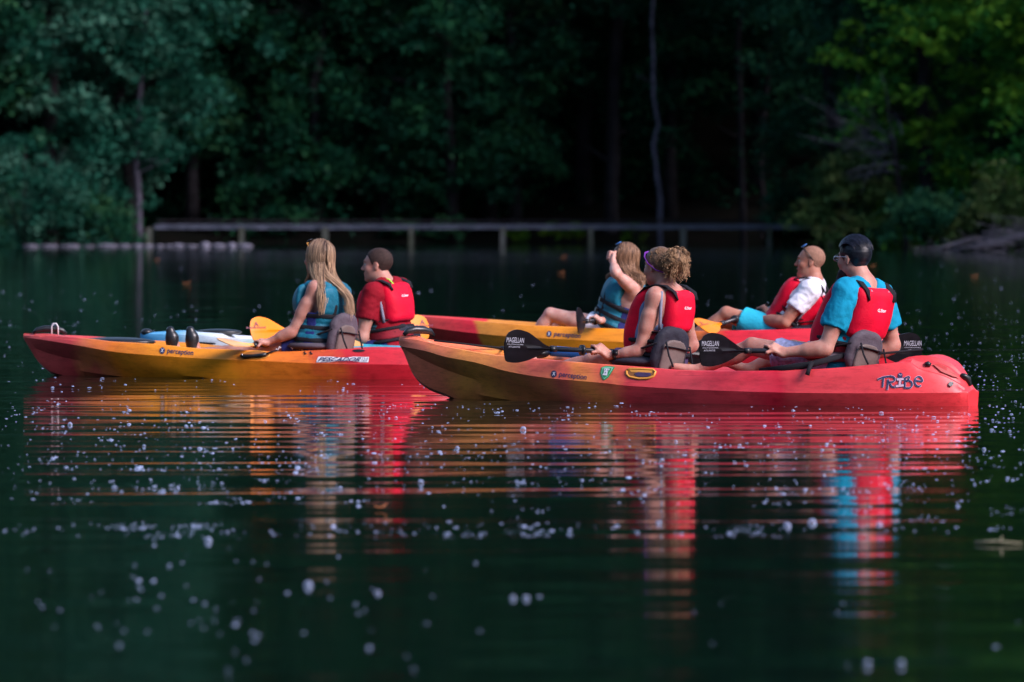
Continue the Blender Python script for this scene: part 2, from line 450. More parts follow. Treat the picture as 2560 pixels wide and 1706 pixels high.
class Boat:
    def __init__(s, b, e):
        s.P0 = Vector((b.x, b.y, 0)); s.P1 = Vector((e.x, e.y, 0))
        d = s.P1 - s.P0; s.L = d.length; s.u = d.normalized(); s.v = Vector((-s.u.y, s.u.x, 0))  # v points away from the camera
        s.rz = math.atan2(s.u.y, s.u.x)
    def w(s, t, tab): return max(pch(t, tab), 0.003)
    def hit(s, px, py, off):
        """(t, z) of the sight line in the upright plane parallel to the axis, shifted off metres towards the camera"""
        r = ray(px, py); o = s.P0 - s.v * off
        k = (o - CAMP).dot(s.v) / r.dot(s.v); p = CAMP + r * k
        return (p - o).dot(s.u) / s.L, p.z
    def tab(s, pts, wt):
        out = []
        for px, py in pts:
            t, z = s.hit(px, py, 0.2)
            for _ in range(4): t, z = s.hit(px, py, pch(t, wt) if wt else 0)
            out.append((t, z))
        return sorted(out)
    def depth(s, px, side=0.0):
        """depth Y of the axis (shifted side metres away from the camera) on the photo column px"""
        r = ray(px, 900); o = s.P0 + s.v * side
        k = (o - CAMP).dot(s.v) / r.dot(s.v); return (CAMP + r * k).y
    def W(s, x, y, z): return s.P0 + s.u * x + s.v * y + Vector((0, 0, z))
    def hull(s, sheer, crease, chine, keel, deck, wS, wC, wB, root, material, ncol=96):
        L = s.L
        ts = [0.5 - 0.5 * math.cos(math.pi * (0.5 - 0.5 * math.cos(math.pi * i / (ncol - 1)))) for i in range(ncol)]
        v = []; f = []
        for t in ts:
            zs, zc, zb, zk, zd = (pch(t, q) for q in (sheer, crease, chine, keel, deck))
            ws, wc, wb = s.w(t, wS), s.w(t, wC), s.w(t, wB)
            zs = max(zs, zk + 0.02); zc = min(max(zc, zk + 0.006), zs - 0.012); zb = min(max(zb, zk + 0.003), zc - 0.004)
            wi = max(ws - 0.055, 0.0); open_ = min(1.0, wi / 0.10)
            zl = zs - 0.02 * open_ if zd < zs else zs + (zd - zs) * 0.55
            half = [(0.0, zk), (wb * 0.5, zk + (zb - zk) * 0.12), (wb * 0.85, zk + (zb - zk) * 0.5), (wb, zb),
                    (wb + (wc - wb) * 0.55, zb + (zc - zb) * 0.45), (wc, zc), (wc - 0.002, zc + 0.006),
                    (ws + (wc - ws) * 0.45, zc + (zs - zc) * 0.55), (ws + 0.003, zs - 0.018 if zs - zc > 0.03 else zs - 0.006), (ws - 0.006 * min(1, ws / .05), zs - 0.003),
                    (max(ws - 0.02, ws * 0.6), zs + 0.001), (max(ws - 0.04, ws * 0.45), zs - 0.003 if zd < zs else zl), (wi * 0.93, zl if zd < zs else zs + (zd - zs) * 0.7),
                    (wi * 0.84, (zd + zl) * 0.5), (wi * 0.76, zd + 0.006 * open_), (0.0, zd)]
            sec = [(-a, b) for a, b in half] + [(a, b) for a, b in half[-2:0:-1]]
            for a, b in sec: v.append((t * L, a, b))
        k = len(v) // len(ts)
        for i in range(len(ts) - 1):
            for j in range(k):
                f.append((i * k + j, i * k + (j + 1) % k, (i + 1) * k + (j + 1) % k, (i + 1) * k + j))
        f.append(tuple(range(k - 1, -1, -1))); f.append(tuple((len(ts) - 1) * k + j for j in range(k)))
        me = bpy.data.meshes.new('hull'); me.from_pydata(v, [], [q[::-1] for q in f]); me.update()
        o = bpy.data.objects.new('hull', me); COL.objects.link(o); me.materials.append(material)
        o.parent = root                    # hull mesh is in boat coordinates
        autosmooth(o, 24)
        Mw = Matrix.Translation(s.P0) @ Matrix.Rotation(s.rz, 4, 'Z')
        s.bvh = BVHTree.FromPolygons([Mw @ Vector(p) for p in v], f)
        s.root = root; s.tabs = dict(sheer=sheer, deck=deck, wS=wS); s.hullobj = o
        return o
    def proj(s, px, py, off=0.003):
        r = ray(px, py).normalized(); h = s.bvh.ray_cast(CAMP, r)
        if h[0] is None: return None
        n = h[1] if h[1].dot(r) < 0 else -h[1]
        return h[0] + n * off

def text_tris(body, shear=0.0, bold=0.0):
    """triangulated outline of a word: 2-D vertices normalised to 0..1 in both directions"""
    c = bpy.data.curves.new('word', 'FONT'); c.body = body; c.shear = shear; c.offset = bold; c.resolution_u = 3
    o = bpy.data.objects.new('word', c); COL.objects.link(o)
    me = o.to_mesh(); me.calc_loop_triangles()
    v = [tuple(p.co) for p in me.vertices]; f = [tuple(t.vertices) for t in me.loop_triangles]
    o.to_mesh_clear(); bpy.data.objects.remove(o); bpy.data.curves.remove(c)
    a = np.array(v); lo = a.min(0); hi = a.max(0)
    return [((p[0] - lo[0]) / (hi[0] - lo[0]), (p[1] - lo[1]) / (hi[1] - lo[1])) for p in v], f

def decal(boat, uv, tris, quad, name, material, parent, off=0.003):
    """lays flat print on the hull: quad = photo corners bottom-left, bottom-right, top-right, top-left"""
    bl, br, tr, tl = [Vector(q) for q in quad]
    vs = []
    for u, v in uv:
        p = bl * (1 - u) * (1 - v) + br * u * (1 - v) + tr * u * v + tl * (1 - u) * v
        h = boat.proj(p.x, p.y, off)
        vs.append(h if h is not None else at(p.x, p.y, boat.depth(p.x) - 0.4))
    me = bpy.data.meshes.new(name); me.from_pydata([tuple(p) for p in vs], [], tris); me.update()
    return link(name, me, material, parent)
def decal_px(boat, pts, name, material, parent, off=0.003):
    """flat print given by its outline in photo pixels (fan triangulated from its centre)"""
    c = (sum(p[0] for p in pts) / len(pts), sum(p[1] for p in pts) / len(pts))
    q = [c] + list(pts)
    vs = [boat.proj(p[0], p[1], off) for p in q]
    n = len(pts)
    me = bpy.data.meshes.new(name); me.from_pydata([tuple(p) for p in vs], [], [(0, 1 + i, 1 + (i + 1) % n) for i in range(n)]); me.update()
    return link(name, me, material, parent)
def ring_px(cx, cy, rx, ry, n=20, a0=0):
    return [(cx + rx * math.cos(2 * math.pi * i / n + a0), cy + ry * math.sin(2 * math.pi * i / n + a0)) for i in range(n)]

def perception(boat, x0, y0, x1, y1, hgt, parent, ink):
    """brand word with its round emblem, running from (x0, y0) to (x1, y1) along the baseline"""
    dx, dy = x1 - x0, y1 - y0; k = 0.215
    uv, tr = text_tris('perception', 0.25, 0.012)
    sx, sy = x0 + dx * k, y0 + dy * k
    decal(boat, uv, tr, [(sx, sy + hgt * 0.32), (x1, y1 + hgt * 0.32), (x1, y1 - hgt * 0.68), (sx, sy - hgt * 0.68)], 'lettering', ink, parent)
    cx, cy = x0 + dx * 0.085, y0 + dy * 0.085 - hgt * 0.22
    decal_px(boat, ring_px(cx, cy, hgt * 0.42, hgt * 0.5), 'emblem', M['print_navy'], parent, 0.003)
    uv, tr = text_tris('X', 0.2, 0.03)
    r_ = hgt * 0.26
    decal(boat, uv, tr, [(cx - r_, cy + r_), (cx + r_, cy + r_), (cx + r_, cy - r_), (cx - r_, cy - r_)], 'emblem_mark', M['print_white'], parent, 0.006)

def seat(boat, px0, px1, ytop, ybot, lean, side, parent, pad, panel, width=0.40):
    """back rest: padded slab with a stiff rear panel, two webbing straps and a base pad (photo columns of its lower and upper edge)"""
    d = boat.depth((px0 + px1) / 2, side)
    b = at(px0, ybot, d); t = at(px1, ytop, d); U = (t - b); h = U.length; U.normalize()
    Wd = (boat.v * math.cos(lean) + boat.u * math.sin(lean)).normalized(); N = Wd.cross(U).normalized(); Wd = U.cross(N).normalized()
    if N.dot(boat.u) < 0: N = -N; Wd = -Wd                     # N points aft
    s_ = thing('seat_group', b, None, None) if False else None
    B = np.array([list(Wd), list(N), list(U)]); o = np.array(list(b))
    g = Grid((-width / 2 - 0.08, -0.14, -0.08), (width / 2 + 0.08, 0.14, h + 0.08), 0.009, o, B)
    X, Y, Z = g.XYZ()
    hw = width / 2
    zc = h * 0.5
    rr = 0.11
    ax_ = np.abs(X) - (hw - rr) + 0 * Z; az = np.maximum(Z - (h - rr), -(Z - 0.06)) + 0 * X
    plan = np.sqrt(np.maximum(ax_, 0) ** 2 + np.maximum(az, 0) ** 2) + np.minimum(np.maximum(ax_, az), 0) - rr
    curve = Y + 0.9 * (X * X) + 0.0 * Z
    thick = np.abs(curve + 0.0) - 0.030
    g.D = smax(plan + 0 * Y, thick + 0 * Z, 0.035).astype(np.float32)
    me = g.mesh('seat_back'); crumple(me, 0.004, 60, 3)
    sb = link('seat_back', me, pad, parent)
    g2 = Grid((-width / 2 - 0.02, -0.14, -0.02), (width / 2 + 0.02, 0.16, h + 0.02), 0.010, o, B)
    X, Y, Z = g2.XYZ()
    ax_ = np.abs(X) - (hw - rr - 0.005) + 0 * Z; az = np.maximum(Z - (h - rr - 0.045), -(Z - 0.02)) + 0 * X
    plan = np.sqrt(np.maximum(ax_, 0) ** 2 + np.maximum(az, 0) ** 2) + np.minimum(np.maximum(ax_, az), 0) - (rr - 0.035)
    g2.D = smax(plan + 0 * Y, np.abs(Y + 0.9 * X * X - 0.030) - 0.011 + 0 * Z, 0.012).astype(np.float32)
    link('back_panel', g2.mesh('back_panel'), panel, sb)
    for q in (-1, 1):
        mb = MB(); p = lambda x, n, z: b + Wd * x + N * n + U * z
        mb.tube([p(q * hw * 0.72, 0.045, h * 0.62), p(q * hw * 0.70, 0.09, h * 0.35), p(q * hw * 0.62, 0.14, 0.03)], 0.006, 6)
        build(mb, 'strap', M['black_web'], parent)
        mb = MB(); mb.tube([p(q * hw * 0.95, 0.0, h * 0.55), p(q * hw * 1.02, -0.22, h * 0.18), p(q * hw * 1.02, -0.48, -0.0)], 0.013, 6, flat=0.35)
        build(mb, 'strap', M['black_web'], parent)
    mb = MB(); mb.tube([p(-hw * 0.7, 0.047, h * 0.52), p(0, 0.047 - 0.0, h * 0.53), p(hw * 0.7, 0.047, h * 0.52)], 0.012, 6, flat=0.4)
    build(mb, 'strap', M['black_web'], parent)
    mb = MB(); mb.ball(p(0, -0.22, 0.02), (0.24, 0.22, 0.045), 20, 8, Matrix.Rotation(boat.rz, 3, 'Z'))
    build(mb, 'seat_cushion', pad, parent)
    return sb

# ------------------------------------------------------------------ paddles
def blade_mesh(L=0.46, W=0.19, asym=0.12):
    """blade in its own frame: x from throat to tip, y across, z thickness; spine down the middle, slight scoop"""
    v = []; f = []; n = 26; m = 13
    for i in range(n):
        t = i / (n - 1)
        up = pch(t, [(0, 0.10), (0.10, 0.16), (0.3, 0.50), (0.55, 0.90), (0.75, 1.0), (0.9, 0.86), (0.97, 0.6), (1, 0.25)]) * W * (0.5 + asym * 0.35)
        dn = pch(t, [(0, 0.10), (0.12, 0.16), (0.3, 0.52), (0.55, 0.86), (0.78, 1.0), (0.93, 0.95), (0.985, 0.7), (1, 0.35)]) * W * (0.5 - asym * 0.35)
        for j in range(m):
            s = -1 + 2 * j / (m - 1)
            y = s * (up if s > 0 else dn)
            sp = max(0, 1 - abs(s) * 7) * 0.011 * (1 - t) ** 0.6
            z0 = 0.030 * math.sin(t * 2.2) * t - 0.45 * y * y * t
            v.append((t * L, y, z0 + 0.004 + sp))
    top = len(v)
    for i in range(n):
        for j in range(m):
            x, y, z = v[i * m + j]; v.append((x, y, z - 0.006 - (0.012 * (1 - i / (n - 1)) if abs(j - m // 2) < 2 else 0)))
    for i in range(n - 1):
        for j in range(m - 1):
            a = i * m + j; f.append((a, a + 1, a + m + 1, a + m)); b = top + a; f.append((b, b + m, b + m + 1, b + 1))
        a = i * m; f.append((a, a + m, top + a + m, top + a)); a = i * m + m - 1; f.append((a, top + a, top + a + m, a + m))
    for j in range(m - 1):
        f.append((j, top + j, top + j + 1, j + 1)); a = (n - 1) * m + j; f.append((a, a + 1, top + a + 1, top + a))
    return v, f
BLV, BLF = blade_mesh()

def paddle(c, e, label, bmat, blade_len=0.46, blade_w=0.19, normals=None, letters=None, group='paddles held across the kayaks', asym=1, tail=None):
    """c, e: the two tips of the paddle; normals: facing direction of each blade"""
    c = Vector(c); e = Vector(e); ax = (e - c).normalized(); LT = (e - c).length
    root = thing('kayak_paddle', (c + e) / 2, label, 'paddle', group)
    a0 = c + ax * (blade_len - 0.02); b0 = e - ax * (blade_len - 0.02)
    mb = MB(); mb.tube([a0, a0.lerp(b0, 0.5), b0], 0.0155, 12); build(mb, 'shaft', M['shaft'], root)
    for k, (o, dr, nn) in enumerate(((a0, -ax, normals[0]), (b0, ax, normals[1]))):
        N = Vector(nn); N = (N - dr * N.dot(dr)).normalized(); Y = N.cross(dr).normalized()
        if Y.z < 0: Y = -Y; 
        s_ = asym
        mm = Matrix((dr, Y * s_, N)).transposed()
        vs = [o + mm @ Vector((x / 0.46 * blade_len, y / 0.19 * blade_w, z)) for x, y, z in BLV]
        me = bpy.data.meshes.new('blade'); me.from_pydata([tuple(p) for p in vs], [], BLF); me.update()
        bl = link('blade', me, bmat, root); autosmooth(bl, 50)
        mb = MB(); mb.tube([o - dr * 0.03, o + dr * 0.012], 0.019, 12); build(mb, 'ferrule', M['black_plastic'], root)
        mb = MB(); q = o - dr * 0.22; mb.tube([q - dr * 0.008, q + dr * 0.008], 0.034, 14); build(mb, 'drip_ring', M['black_plastic'], root)
        if letters:
            # print sits on the scooped face: x measured towards the tip, y up
            dirx = dr if dr.x > 0 else -dr
            for txt, x0, x1, y0, y1, mt, sh in letters:
                uv, tr = text_tris(txt, sh, 0.0)
                pv = []
                for u, w_ in uv:
                    # left blade: tip is on the left, so the word runs from the tip side towards the throat
                    t_ = (x0 + (x1 - x0) * u) if dr.x < 0 else (x1 + (x0 - x1) * u)
                    y = y0 + (y1 - y0) * w_
                    tt = t_ / blade_len
                    z = 0.030 * math.sin(tt * 2.2) * tt - 0.45 * y * y * tt + 0.0095
                    pv.append(o + mm @ Vector((t_, y * s_, z)) )
                me = bpy.data.meshes.new('lettering'); me.from_pydata([tuple(p) for p in pv], [], tr); me.update()
                link('lettering', me, mt, bl)
    return root

# ================================================================== THE SETTING
# ------------------------------------------------------------------ lake
def waves():
    ys = [-60, -40, -20, -8, 0, 4, 7, 9]
    y = 9.0
    while y < 250:
        y += 0.036 if y < 24 else 0.045 if y < 46 else 0.085 if y < 90 else 0.35
        ys.append(y)
    ys = np.array(ys)
    xs = np.concatenate([np.arange(-150, -24, 9.0), np.arange(-24, -10, 0.8), np.arange(-10, 10, 0.27), np.arange(10, 24, 0.8), np.arange(24, 151, 9.0)])
    Y, X = np.meshgrid(ys, xs, indexing='ij')
    Z = np.zeros_like(X); g = np.random.default_rng(5)
    warpx = 0.9 * np.sin(X * 0.23 + 0.05 * Y) + 0.5 * np.sin(X * 0.61 + 1.3 + 0.11 * Y)
    env = 0.88 + 0.28 * np.sin(X * 0.16 + 0.9 + Y * 0.21) * np.sin(Y * 0.33 + 0.5)
    for i in range(22):
        lam = 0.34 * (1.115 ** i) ; k = 2 * math.pi / lam
        an = g.normal(0, 0.15)
        slope = 0.0039 * (1.15 if lam < .95 else 1.0 if lam < 1.5 else 0.8)
        ph = g.uniform(0, 6.28)
        fade = np.clip((lam / 0.34 - 1) * 0.4 + 1.0, 0, 1)
        if lam < 0.55: fade = fade * np.clip((60 - Y) / 30, 0, 1)
        Z += fade * slope / k * np.sin(k * (Y * math.cos(an) + X * math.sin(an)) + ph + 0.9 * warpx * g.uniform(0.6, 1.6)) * (0.55 + 0.45 * np.sin(X * g.uniform(.3, .8) + Y * g.uniform(.1, .4) + g.uniform(0, 6)))
    # rings spreading from the two near boats
    for cx, cyy, a_ in ((-1.9, 41.5, 0.0011), (1.2, 35.9, 0.0011), (-.2, 37.2, .0008)):
        r_ = np.sqrt(((X - cx) * 0.45) ** 2 + (Y - cyy) ** 2)
        Z += a_ * np.sin(r_ * 2 * math.pi / 0.62) * np.exp(-r_ / 7.0)
    Z *= env * np.where(Y > 60, 0.9, 1.0)
    Z[np.abs(X) > 24] = 0; Z[Y < 9] = 0
    n, m = X.shape
    v = np.stack([X.ravel(), Y.ravel(), Z.ravel()], 1)
    i = np.arange(n - 1)[:, None] * m + np.arange(m - 1)[None, :]
    f = np.stack([i, i + 1, i + m + 1, i + m], -1).reshape(-1, 4)
    return mesh_np('water', v, f)
mw = bpy.data.materials.new('lake_water'); mw.use_nodes = True
p = mw.node_tree.nodes['Principled BSDF']
p.inputs['Base Color'].default_value = (0.0020, 0.0080, 0.0055, 1); p.inputs['Roughness'].default_value = 0.06
p.inputs['IOR'].default_value = 1.33; p.inputs['Specular IOR Level'].default_value = 0.5
tag(link('water', waves(), mw), 'dark rippled lake surface', kind='structure')

# ------------------------------------------------------------------ land
def shore(x):
    return 163 + 1.2 * math.sin(x * 0.35) - 12 * (1 / (1 + math.exp(-(x - 11.5) * 0.9))) - 26 * (1 / (1 + math.exp(-(x - 24) * 0.4))) \
        - 6 * (1 / (1 + math.exp((x + 10.5) * 1.1))) - 24 * (1 / (1 + math.exp((x + 26) * 0.4)))
def land_z(x, y):
    e = y - shore(x)
    q = math.hypot(x / 70, (y - 60) / 105)
    if q > 1 and e < 20: return max(-2.5 if e < 0 else .3, min(20, (q - 1) * 45)) if q < 4 else 20
    if e < 0: return max(-2.5, e * 0.25)
    return 0.28 * (1 - math.exp(-e * 1.2)) + 0.03 * e + 14 * (1 / (1 + math.exp(-(e - 45) * 0.08))) - 14 * (1 / (1 + math.exp(45 * 0.08))) + 0.05 * math.sin(x * 2.1) * math.sin(y * 1.7)
mb = MB(); xs = [-900, -400] + [-150 + 2.5 * i for i in range(121)] + [400, 900]
ys = [-900, -300] + [-90 + 6 * i for i in range(36)] + [130 + 1.0 * i for i in range(50)] + [185 + 6 * i for i in range(20)] + [400, 900]
for y in ys:
    for x in xs: mb.v.append((x, y, land_z(max(-150, min(150, x)), y)))
m_ = len(xs)
for j in range(len(ys) - 1):
    for i in range(m_ - 1): mb.f.append((j * m_ + i, j * m_ + i + 1, (j + 1) * m_ + i + 1, (j + 1) * m_ + i))
M['soil'] = mat('forest_soil', (0.0035, 0.0032, 0.0025), 0.95, 0.05, col2=(0.0015, 0.0025, 0.0015), nscale=0.8, bump=0.5, bscale=3)
tag(build(mb, 'ground', M['soil']), 'dark wooded bank and lake bed', kind='structure')

# ------------------------------------------------------------------ leaves
def leaf_cloud(centres, radii, per, size, seed, tint, flat=0.42, droop=0.5, tj=0.15):
    g = np.random.default_rng(seed); n = len(centres)
    c = np.repeat(np.asarray(centres, float), per, 0); r_ = np.repeat(np.asarray(radii, float), per)
    q = g.normal(size=(n * per, 3)); q /= np.linalg.norm(q, axis=1)[:, None]; q *= (g.random(n * per) ** 0.45)[:, None]
    # sprays hang outwards: a flattened, tilted cloud
    tilt = np.repeat(g.normal(0, 0.35, size=(n, 2)), per, 0)
    off = q * r_[:, None]; off[:, 2] *= flat; off[:, 2] += off[:, 0] * tilt[:, 0] + off[:, 1] * tilt[:, 1] - droop * (off[:, 0] ** 2 + off[:, 1] ** 2) / np.maximum(r_, .1) * 0.5
    p = c + off; N = n * per
    nr = g.normal(0, 0.75, size=(N, 3)); nr[:, 2] += 1.0; nr /= np.linalg.norm(nr, axis=1)[:, None]
    d = g.normal(size=(N, 3)); d -= nr * (d * nr).sum(1)[:, None]; d /= np.linalg.norm(d, axis=1)[:, None]
    b = np.cross(nr, d); s = size * g.uniform(0.6, 1.35, N)[:, None]
    v = np.stack([p - d * s * 0.62, p + b * s * 0.36 + nr * s * 0.08, p + d * s * 0.62, p - b * s * 0.36 + nr * s * 0.08], 1).reshape(-1, 3)
    f = np.arange(N * 4).reshape(-1, 4)
    me = mesh_np('leaves', v, f, False)
    t = np.clip(np.repeat(np.asarray(tint), per) + g.normal(0, tj, N), 0, 1)
    a = me.attributes.new('tint', 'FLOAT', 'FACE'); a.data.foreach_set('value', t.astype(np.float32))
    return me
def crown(seed, H=15, z0=2.6, rad=3.1, n=250, per=85, size=0.15, rc=0.75, lean=0.0):
    g = np.random.default_rng(seed); cs = []; rs = []; ti = []
    # main boughs carry the sprays, so the outline is lobed and gaps stay open between them
    nb = 16; boughs = []
    for b in range(nb):
        z = z0 + (H - z0) * (b + g.uniform(-.4, .4)) / nb; h = (z - z0) / (H - z0)
        R_ = rad * (0.55 + 0.9 * h) * (1.0 if h < 0.55 else max(0.15, (1 - h) / 0.45) ** 0.5) * g.uniform(0.7, 1.2)
        a = b * 2.4 + g.uniform(-.5, .5); boughs.append((z, R_, a))
    for i in range(n):
        z, R_, a = boughs[g.integers(nb)]
        t = g.uniform(0.12, 1.0) ** 0.6; aa = a + g.normal(0, 0.55) * (1.2 - 0.5 * t)
        x, y = R_ * t * math.cos(aa), R_ * t * math.sin(aa)
        cs.append((x + lean * z * 0.1, y, z + g.normal(0, 0.45) - 0.5 * t * t + 0.35 * t)); rs.append(rc * g.uniform(0.55, 1.3)); ti.append(g.uniform(0.05, 0.95))
    return leaf_cloud(cs, rs, per, size, seed + 50, ti)
def trunk_mb(pts, r0, r1, limbs=0, seed=0, reach=1.6):
    g = random.Random(seed); mb = MB(); n = len(pts)
    rad = [r0 + (r1 - r0) * i / (n - 1) for i in range(n)]; rad[0] *= 1.25
    mb.tube(pts, rad, 9)
    for k in range(limbs):
        i = g.uniform(0.3, 0.95) * (n - 1); a = int(i); p = Vector(pts[a]).lerp(Vector(pts[min(a + 1, n - 1)]), i - a)
        an = g.uniform(0, 6.28); l = g.uniform(0.5, 1) * reach
        q = [p, p + Vector((math.cos(an) * l * .5, math.sin(an) * l * .5, l * .25)), p + Vector((math.cos(an + .2) * l, math.sin(an + .2) * l, l * g.uniform(.2, .7)))]
        mb.tube(q, [rad[a] * 0.45, rad[a] * 0.3, rad[a] * 0.1], 6)
    return mb
M['leaf_dark'] = leaf_mat('shaded_green_leaves', (0.0028, 0.028, 0.016), (0.006, 0.052, 0.027), (0.018, 0.085, 0.030))  # green lowered to paint in the canopy shade of the forest centre
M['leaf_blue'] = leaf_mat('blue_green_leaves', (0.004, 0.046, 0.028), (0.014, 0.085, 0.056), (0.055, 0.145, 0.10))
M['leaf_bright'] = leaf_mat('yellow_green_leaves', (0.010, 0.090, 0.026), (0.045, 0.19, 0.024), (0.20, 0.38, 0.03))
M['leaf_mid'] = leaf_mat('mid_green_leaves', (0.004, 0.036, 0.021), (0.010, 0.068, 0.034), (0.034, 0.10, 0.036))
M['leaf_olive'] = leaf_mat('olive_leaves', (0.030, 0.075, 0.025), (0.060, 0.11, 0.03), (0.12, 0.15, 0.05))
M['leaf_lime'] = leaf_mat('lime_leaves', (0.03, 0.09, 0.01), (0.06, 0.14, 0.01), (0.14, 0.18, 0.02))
M['bark'] = mat('dark_bark', (0.010, 0.009, 0.011), 0.95, 0.15, noise=0.4, nscale=3, bump=0.7, bscale=9)
M['bark_grey'] = mat('grey_bark', (0.055, 0.052, 0.072), 0.95, 0.15, noise=0.35, nscale=3, bump=0.7, bscale=9)
M['deadwood'] = mat('bleached_deadwood', (0.065, 0.065, 0.085), 0.95, 0.15, noise=0.3, nscale=3, bump=0.6, bscale=9)
CR = [crown(s, H=h, z0=z, rad=r_, n=n) for s, h, z, r_, n in ((1, 15, 2.8, 3.0, 270), (2, 16, 3.4, 2.7, 260), (3, 14, 2.4, 3.4, 280), (4, 17, 3.8, 3.1, 270))]
CRL = [crown(s, H=12, z0=0.5, rad=2.7, n=300, per=95, size=0.13, rc=0.62) for s in (21, 22, 23)]
TR = []
for s in range(3):
    g = random.Random(90 + s); pts = [Vector((g.uniform(-.15, .15) * i, g.uniform(-.1, .1) * i, 2.2 * i - 0.4)) for i in range(7)]
    TR.append(trunk_mb(pts, 0.19, 0.06, 10, s, 2.4).mesh('trunk'))
for me in CR + CRL + TR: me.materials.append(None)
def obj_mat(o, m): o.material_slots[0].link = 'OBJECT'; o.material_slots[0].material = m
def tree(name, x, y, label, cm, lm='leaf_dark', bm='bark', sc_=1.0, szz=1.0, trunk=None, group=None, rz=None, cz=0.0, cat='tree'):
    z = land_z(x, y)
    r_ = thing(name, (x, y, z), label, cat, group)
    rz = rnd.uniform(0, 6.28) if rz is None else rz
    c = bpy.data.objects.new('crown', cm); COL.objects.link(c); c.parent = r_; c.rotation_euler = (0, 0, rz); c.scale = (sc_, sc_, sc_ * szz); c.location = (0, 0, cz); obj_mat(c, M[lm])
    if trunk is not None:
        t = bpy.data.objects.new('trunk', trunk); COL.objects.link(t); t.parent = r_; t.rotation_euler = (0, 0, rz); t.scale = (sc_, sc_, sc_ * szz); obj_mat(t, M[bm])
    return r_
# front row of the dark forest, seen behind the boardwalk
front = [(-11.5, 166), (-8.6, 167.5), (-6.2, 165.5), (-3.4, 167), (-0.6, 165), (2.0, 167.5), (4.4, 166.5), (6.9, 168), (9.4, 166)]
for i, (x, y) in enumerate(front):
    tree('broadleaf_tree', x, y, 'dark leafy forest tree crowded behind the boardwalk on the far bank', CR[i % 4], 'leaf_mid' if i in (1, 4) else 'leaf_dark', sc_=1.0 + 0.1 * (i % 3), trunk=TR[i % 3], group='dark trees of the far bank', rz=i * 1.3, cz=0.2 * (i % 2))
for row, (yy, hs) in enumerate(((173, 1.25), (181, 1.55), (191, 1.75), (203, 1.9))):
    for i in range(12):
        x = -27 + i * 4.9 + (row % 2) * 2.4 + rnd.uniform(-.8, .8)
        tree('broadleaf_tree', x, yy + rnd.uniform(-2, 2), 'dark leafy forest tree crowded behind the boardwalk on the far bank', CR[(i * 3 + row) % 4], 'leaf_dark', sc_=hs, trunk=TR[i % 3], group='dark trees of the far bank')
for k, (x, y) in enumerate([(-21, 158), (-25, 150), (-30, 146), (20, 148), (25, 140), (30, 134), (-36, 152), (36, 140), (-17.5, 166), (17.5, 164)]):
    tree('broadleaf_tree', x, y, 'leafy forest tree on the bank beside the far cove', CR[k % 4], 'leaf_mid', sc_=1.3, trunk=TR[k % 3], group='trees along the side banks')
for px, dd_, cz_, k, lab in ((790, 163.2, .9, 0, 'dark bushy tree with low boughs over the gap left of the middle'), (960, 163.8, .5, 1, 'dark tree whose boughs hang low behind the boardwalk left of the middle'), (1130, 163, 1.0, 2, 'dark green tree with low boughs in the middle of the far bank'), (1290, 164, 1.5, 0, 'dark green tree with spreading boughs right of the middle'), (480, 163.5, 1.9, 2, 'dark tree with olive boughs over the gap beside the pale trunk')):
    tree('broadleaf_tree', at(px, 500, dd_).x, dd_, lab, CRL[k], 'leaf_dark' if px != 480 else 'leaf_mid', sc_=.95, trunk=TR[k], rz=k * 2.1 + px, cz=cz_)
for k, x in enumerate((-18.5, -22, -25.5, -29, -33, -37.5, -42, 18.5, 22, 25.5, 29.5, 34, 39)):
    tree('broadleaf_tree', x, shore(x) + 1.2 + (k % 2), 'leafy forest tree on the bank beside the far cove', CRL[k % 3], 'leaf_mid', sc_=1.25 + .1 * (k % 3), trunk=TR[k % 3], group='trees along the side banks', cz=.2)
# trees of the left side
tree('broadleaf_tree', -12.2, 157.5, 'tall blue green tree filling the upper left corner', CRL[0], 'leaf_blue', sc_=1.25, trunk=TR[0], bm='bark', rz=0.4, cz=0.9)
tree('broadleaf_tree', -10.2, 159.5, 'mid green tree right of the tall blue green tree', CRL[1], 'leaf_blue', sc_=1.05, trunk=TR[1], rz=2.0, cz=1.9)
tree('broadleaf_tree', -14.8, 156, 'pale green bushy tree at the left edge over the water', CRL[2], 'leaf_mid', sc_=1.2, trunk=TR[2], rz=1.0)
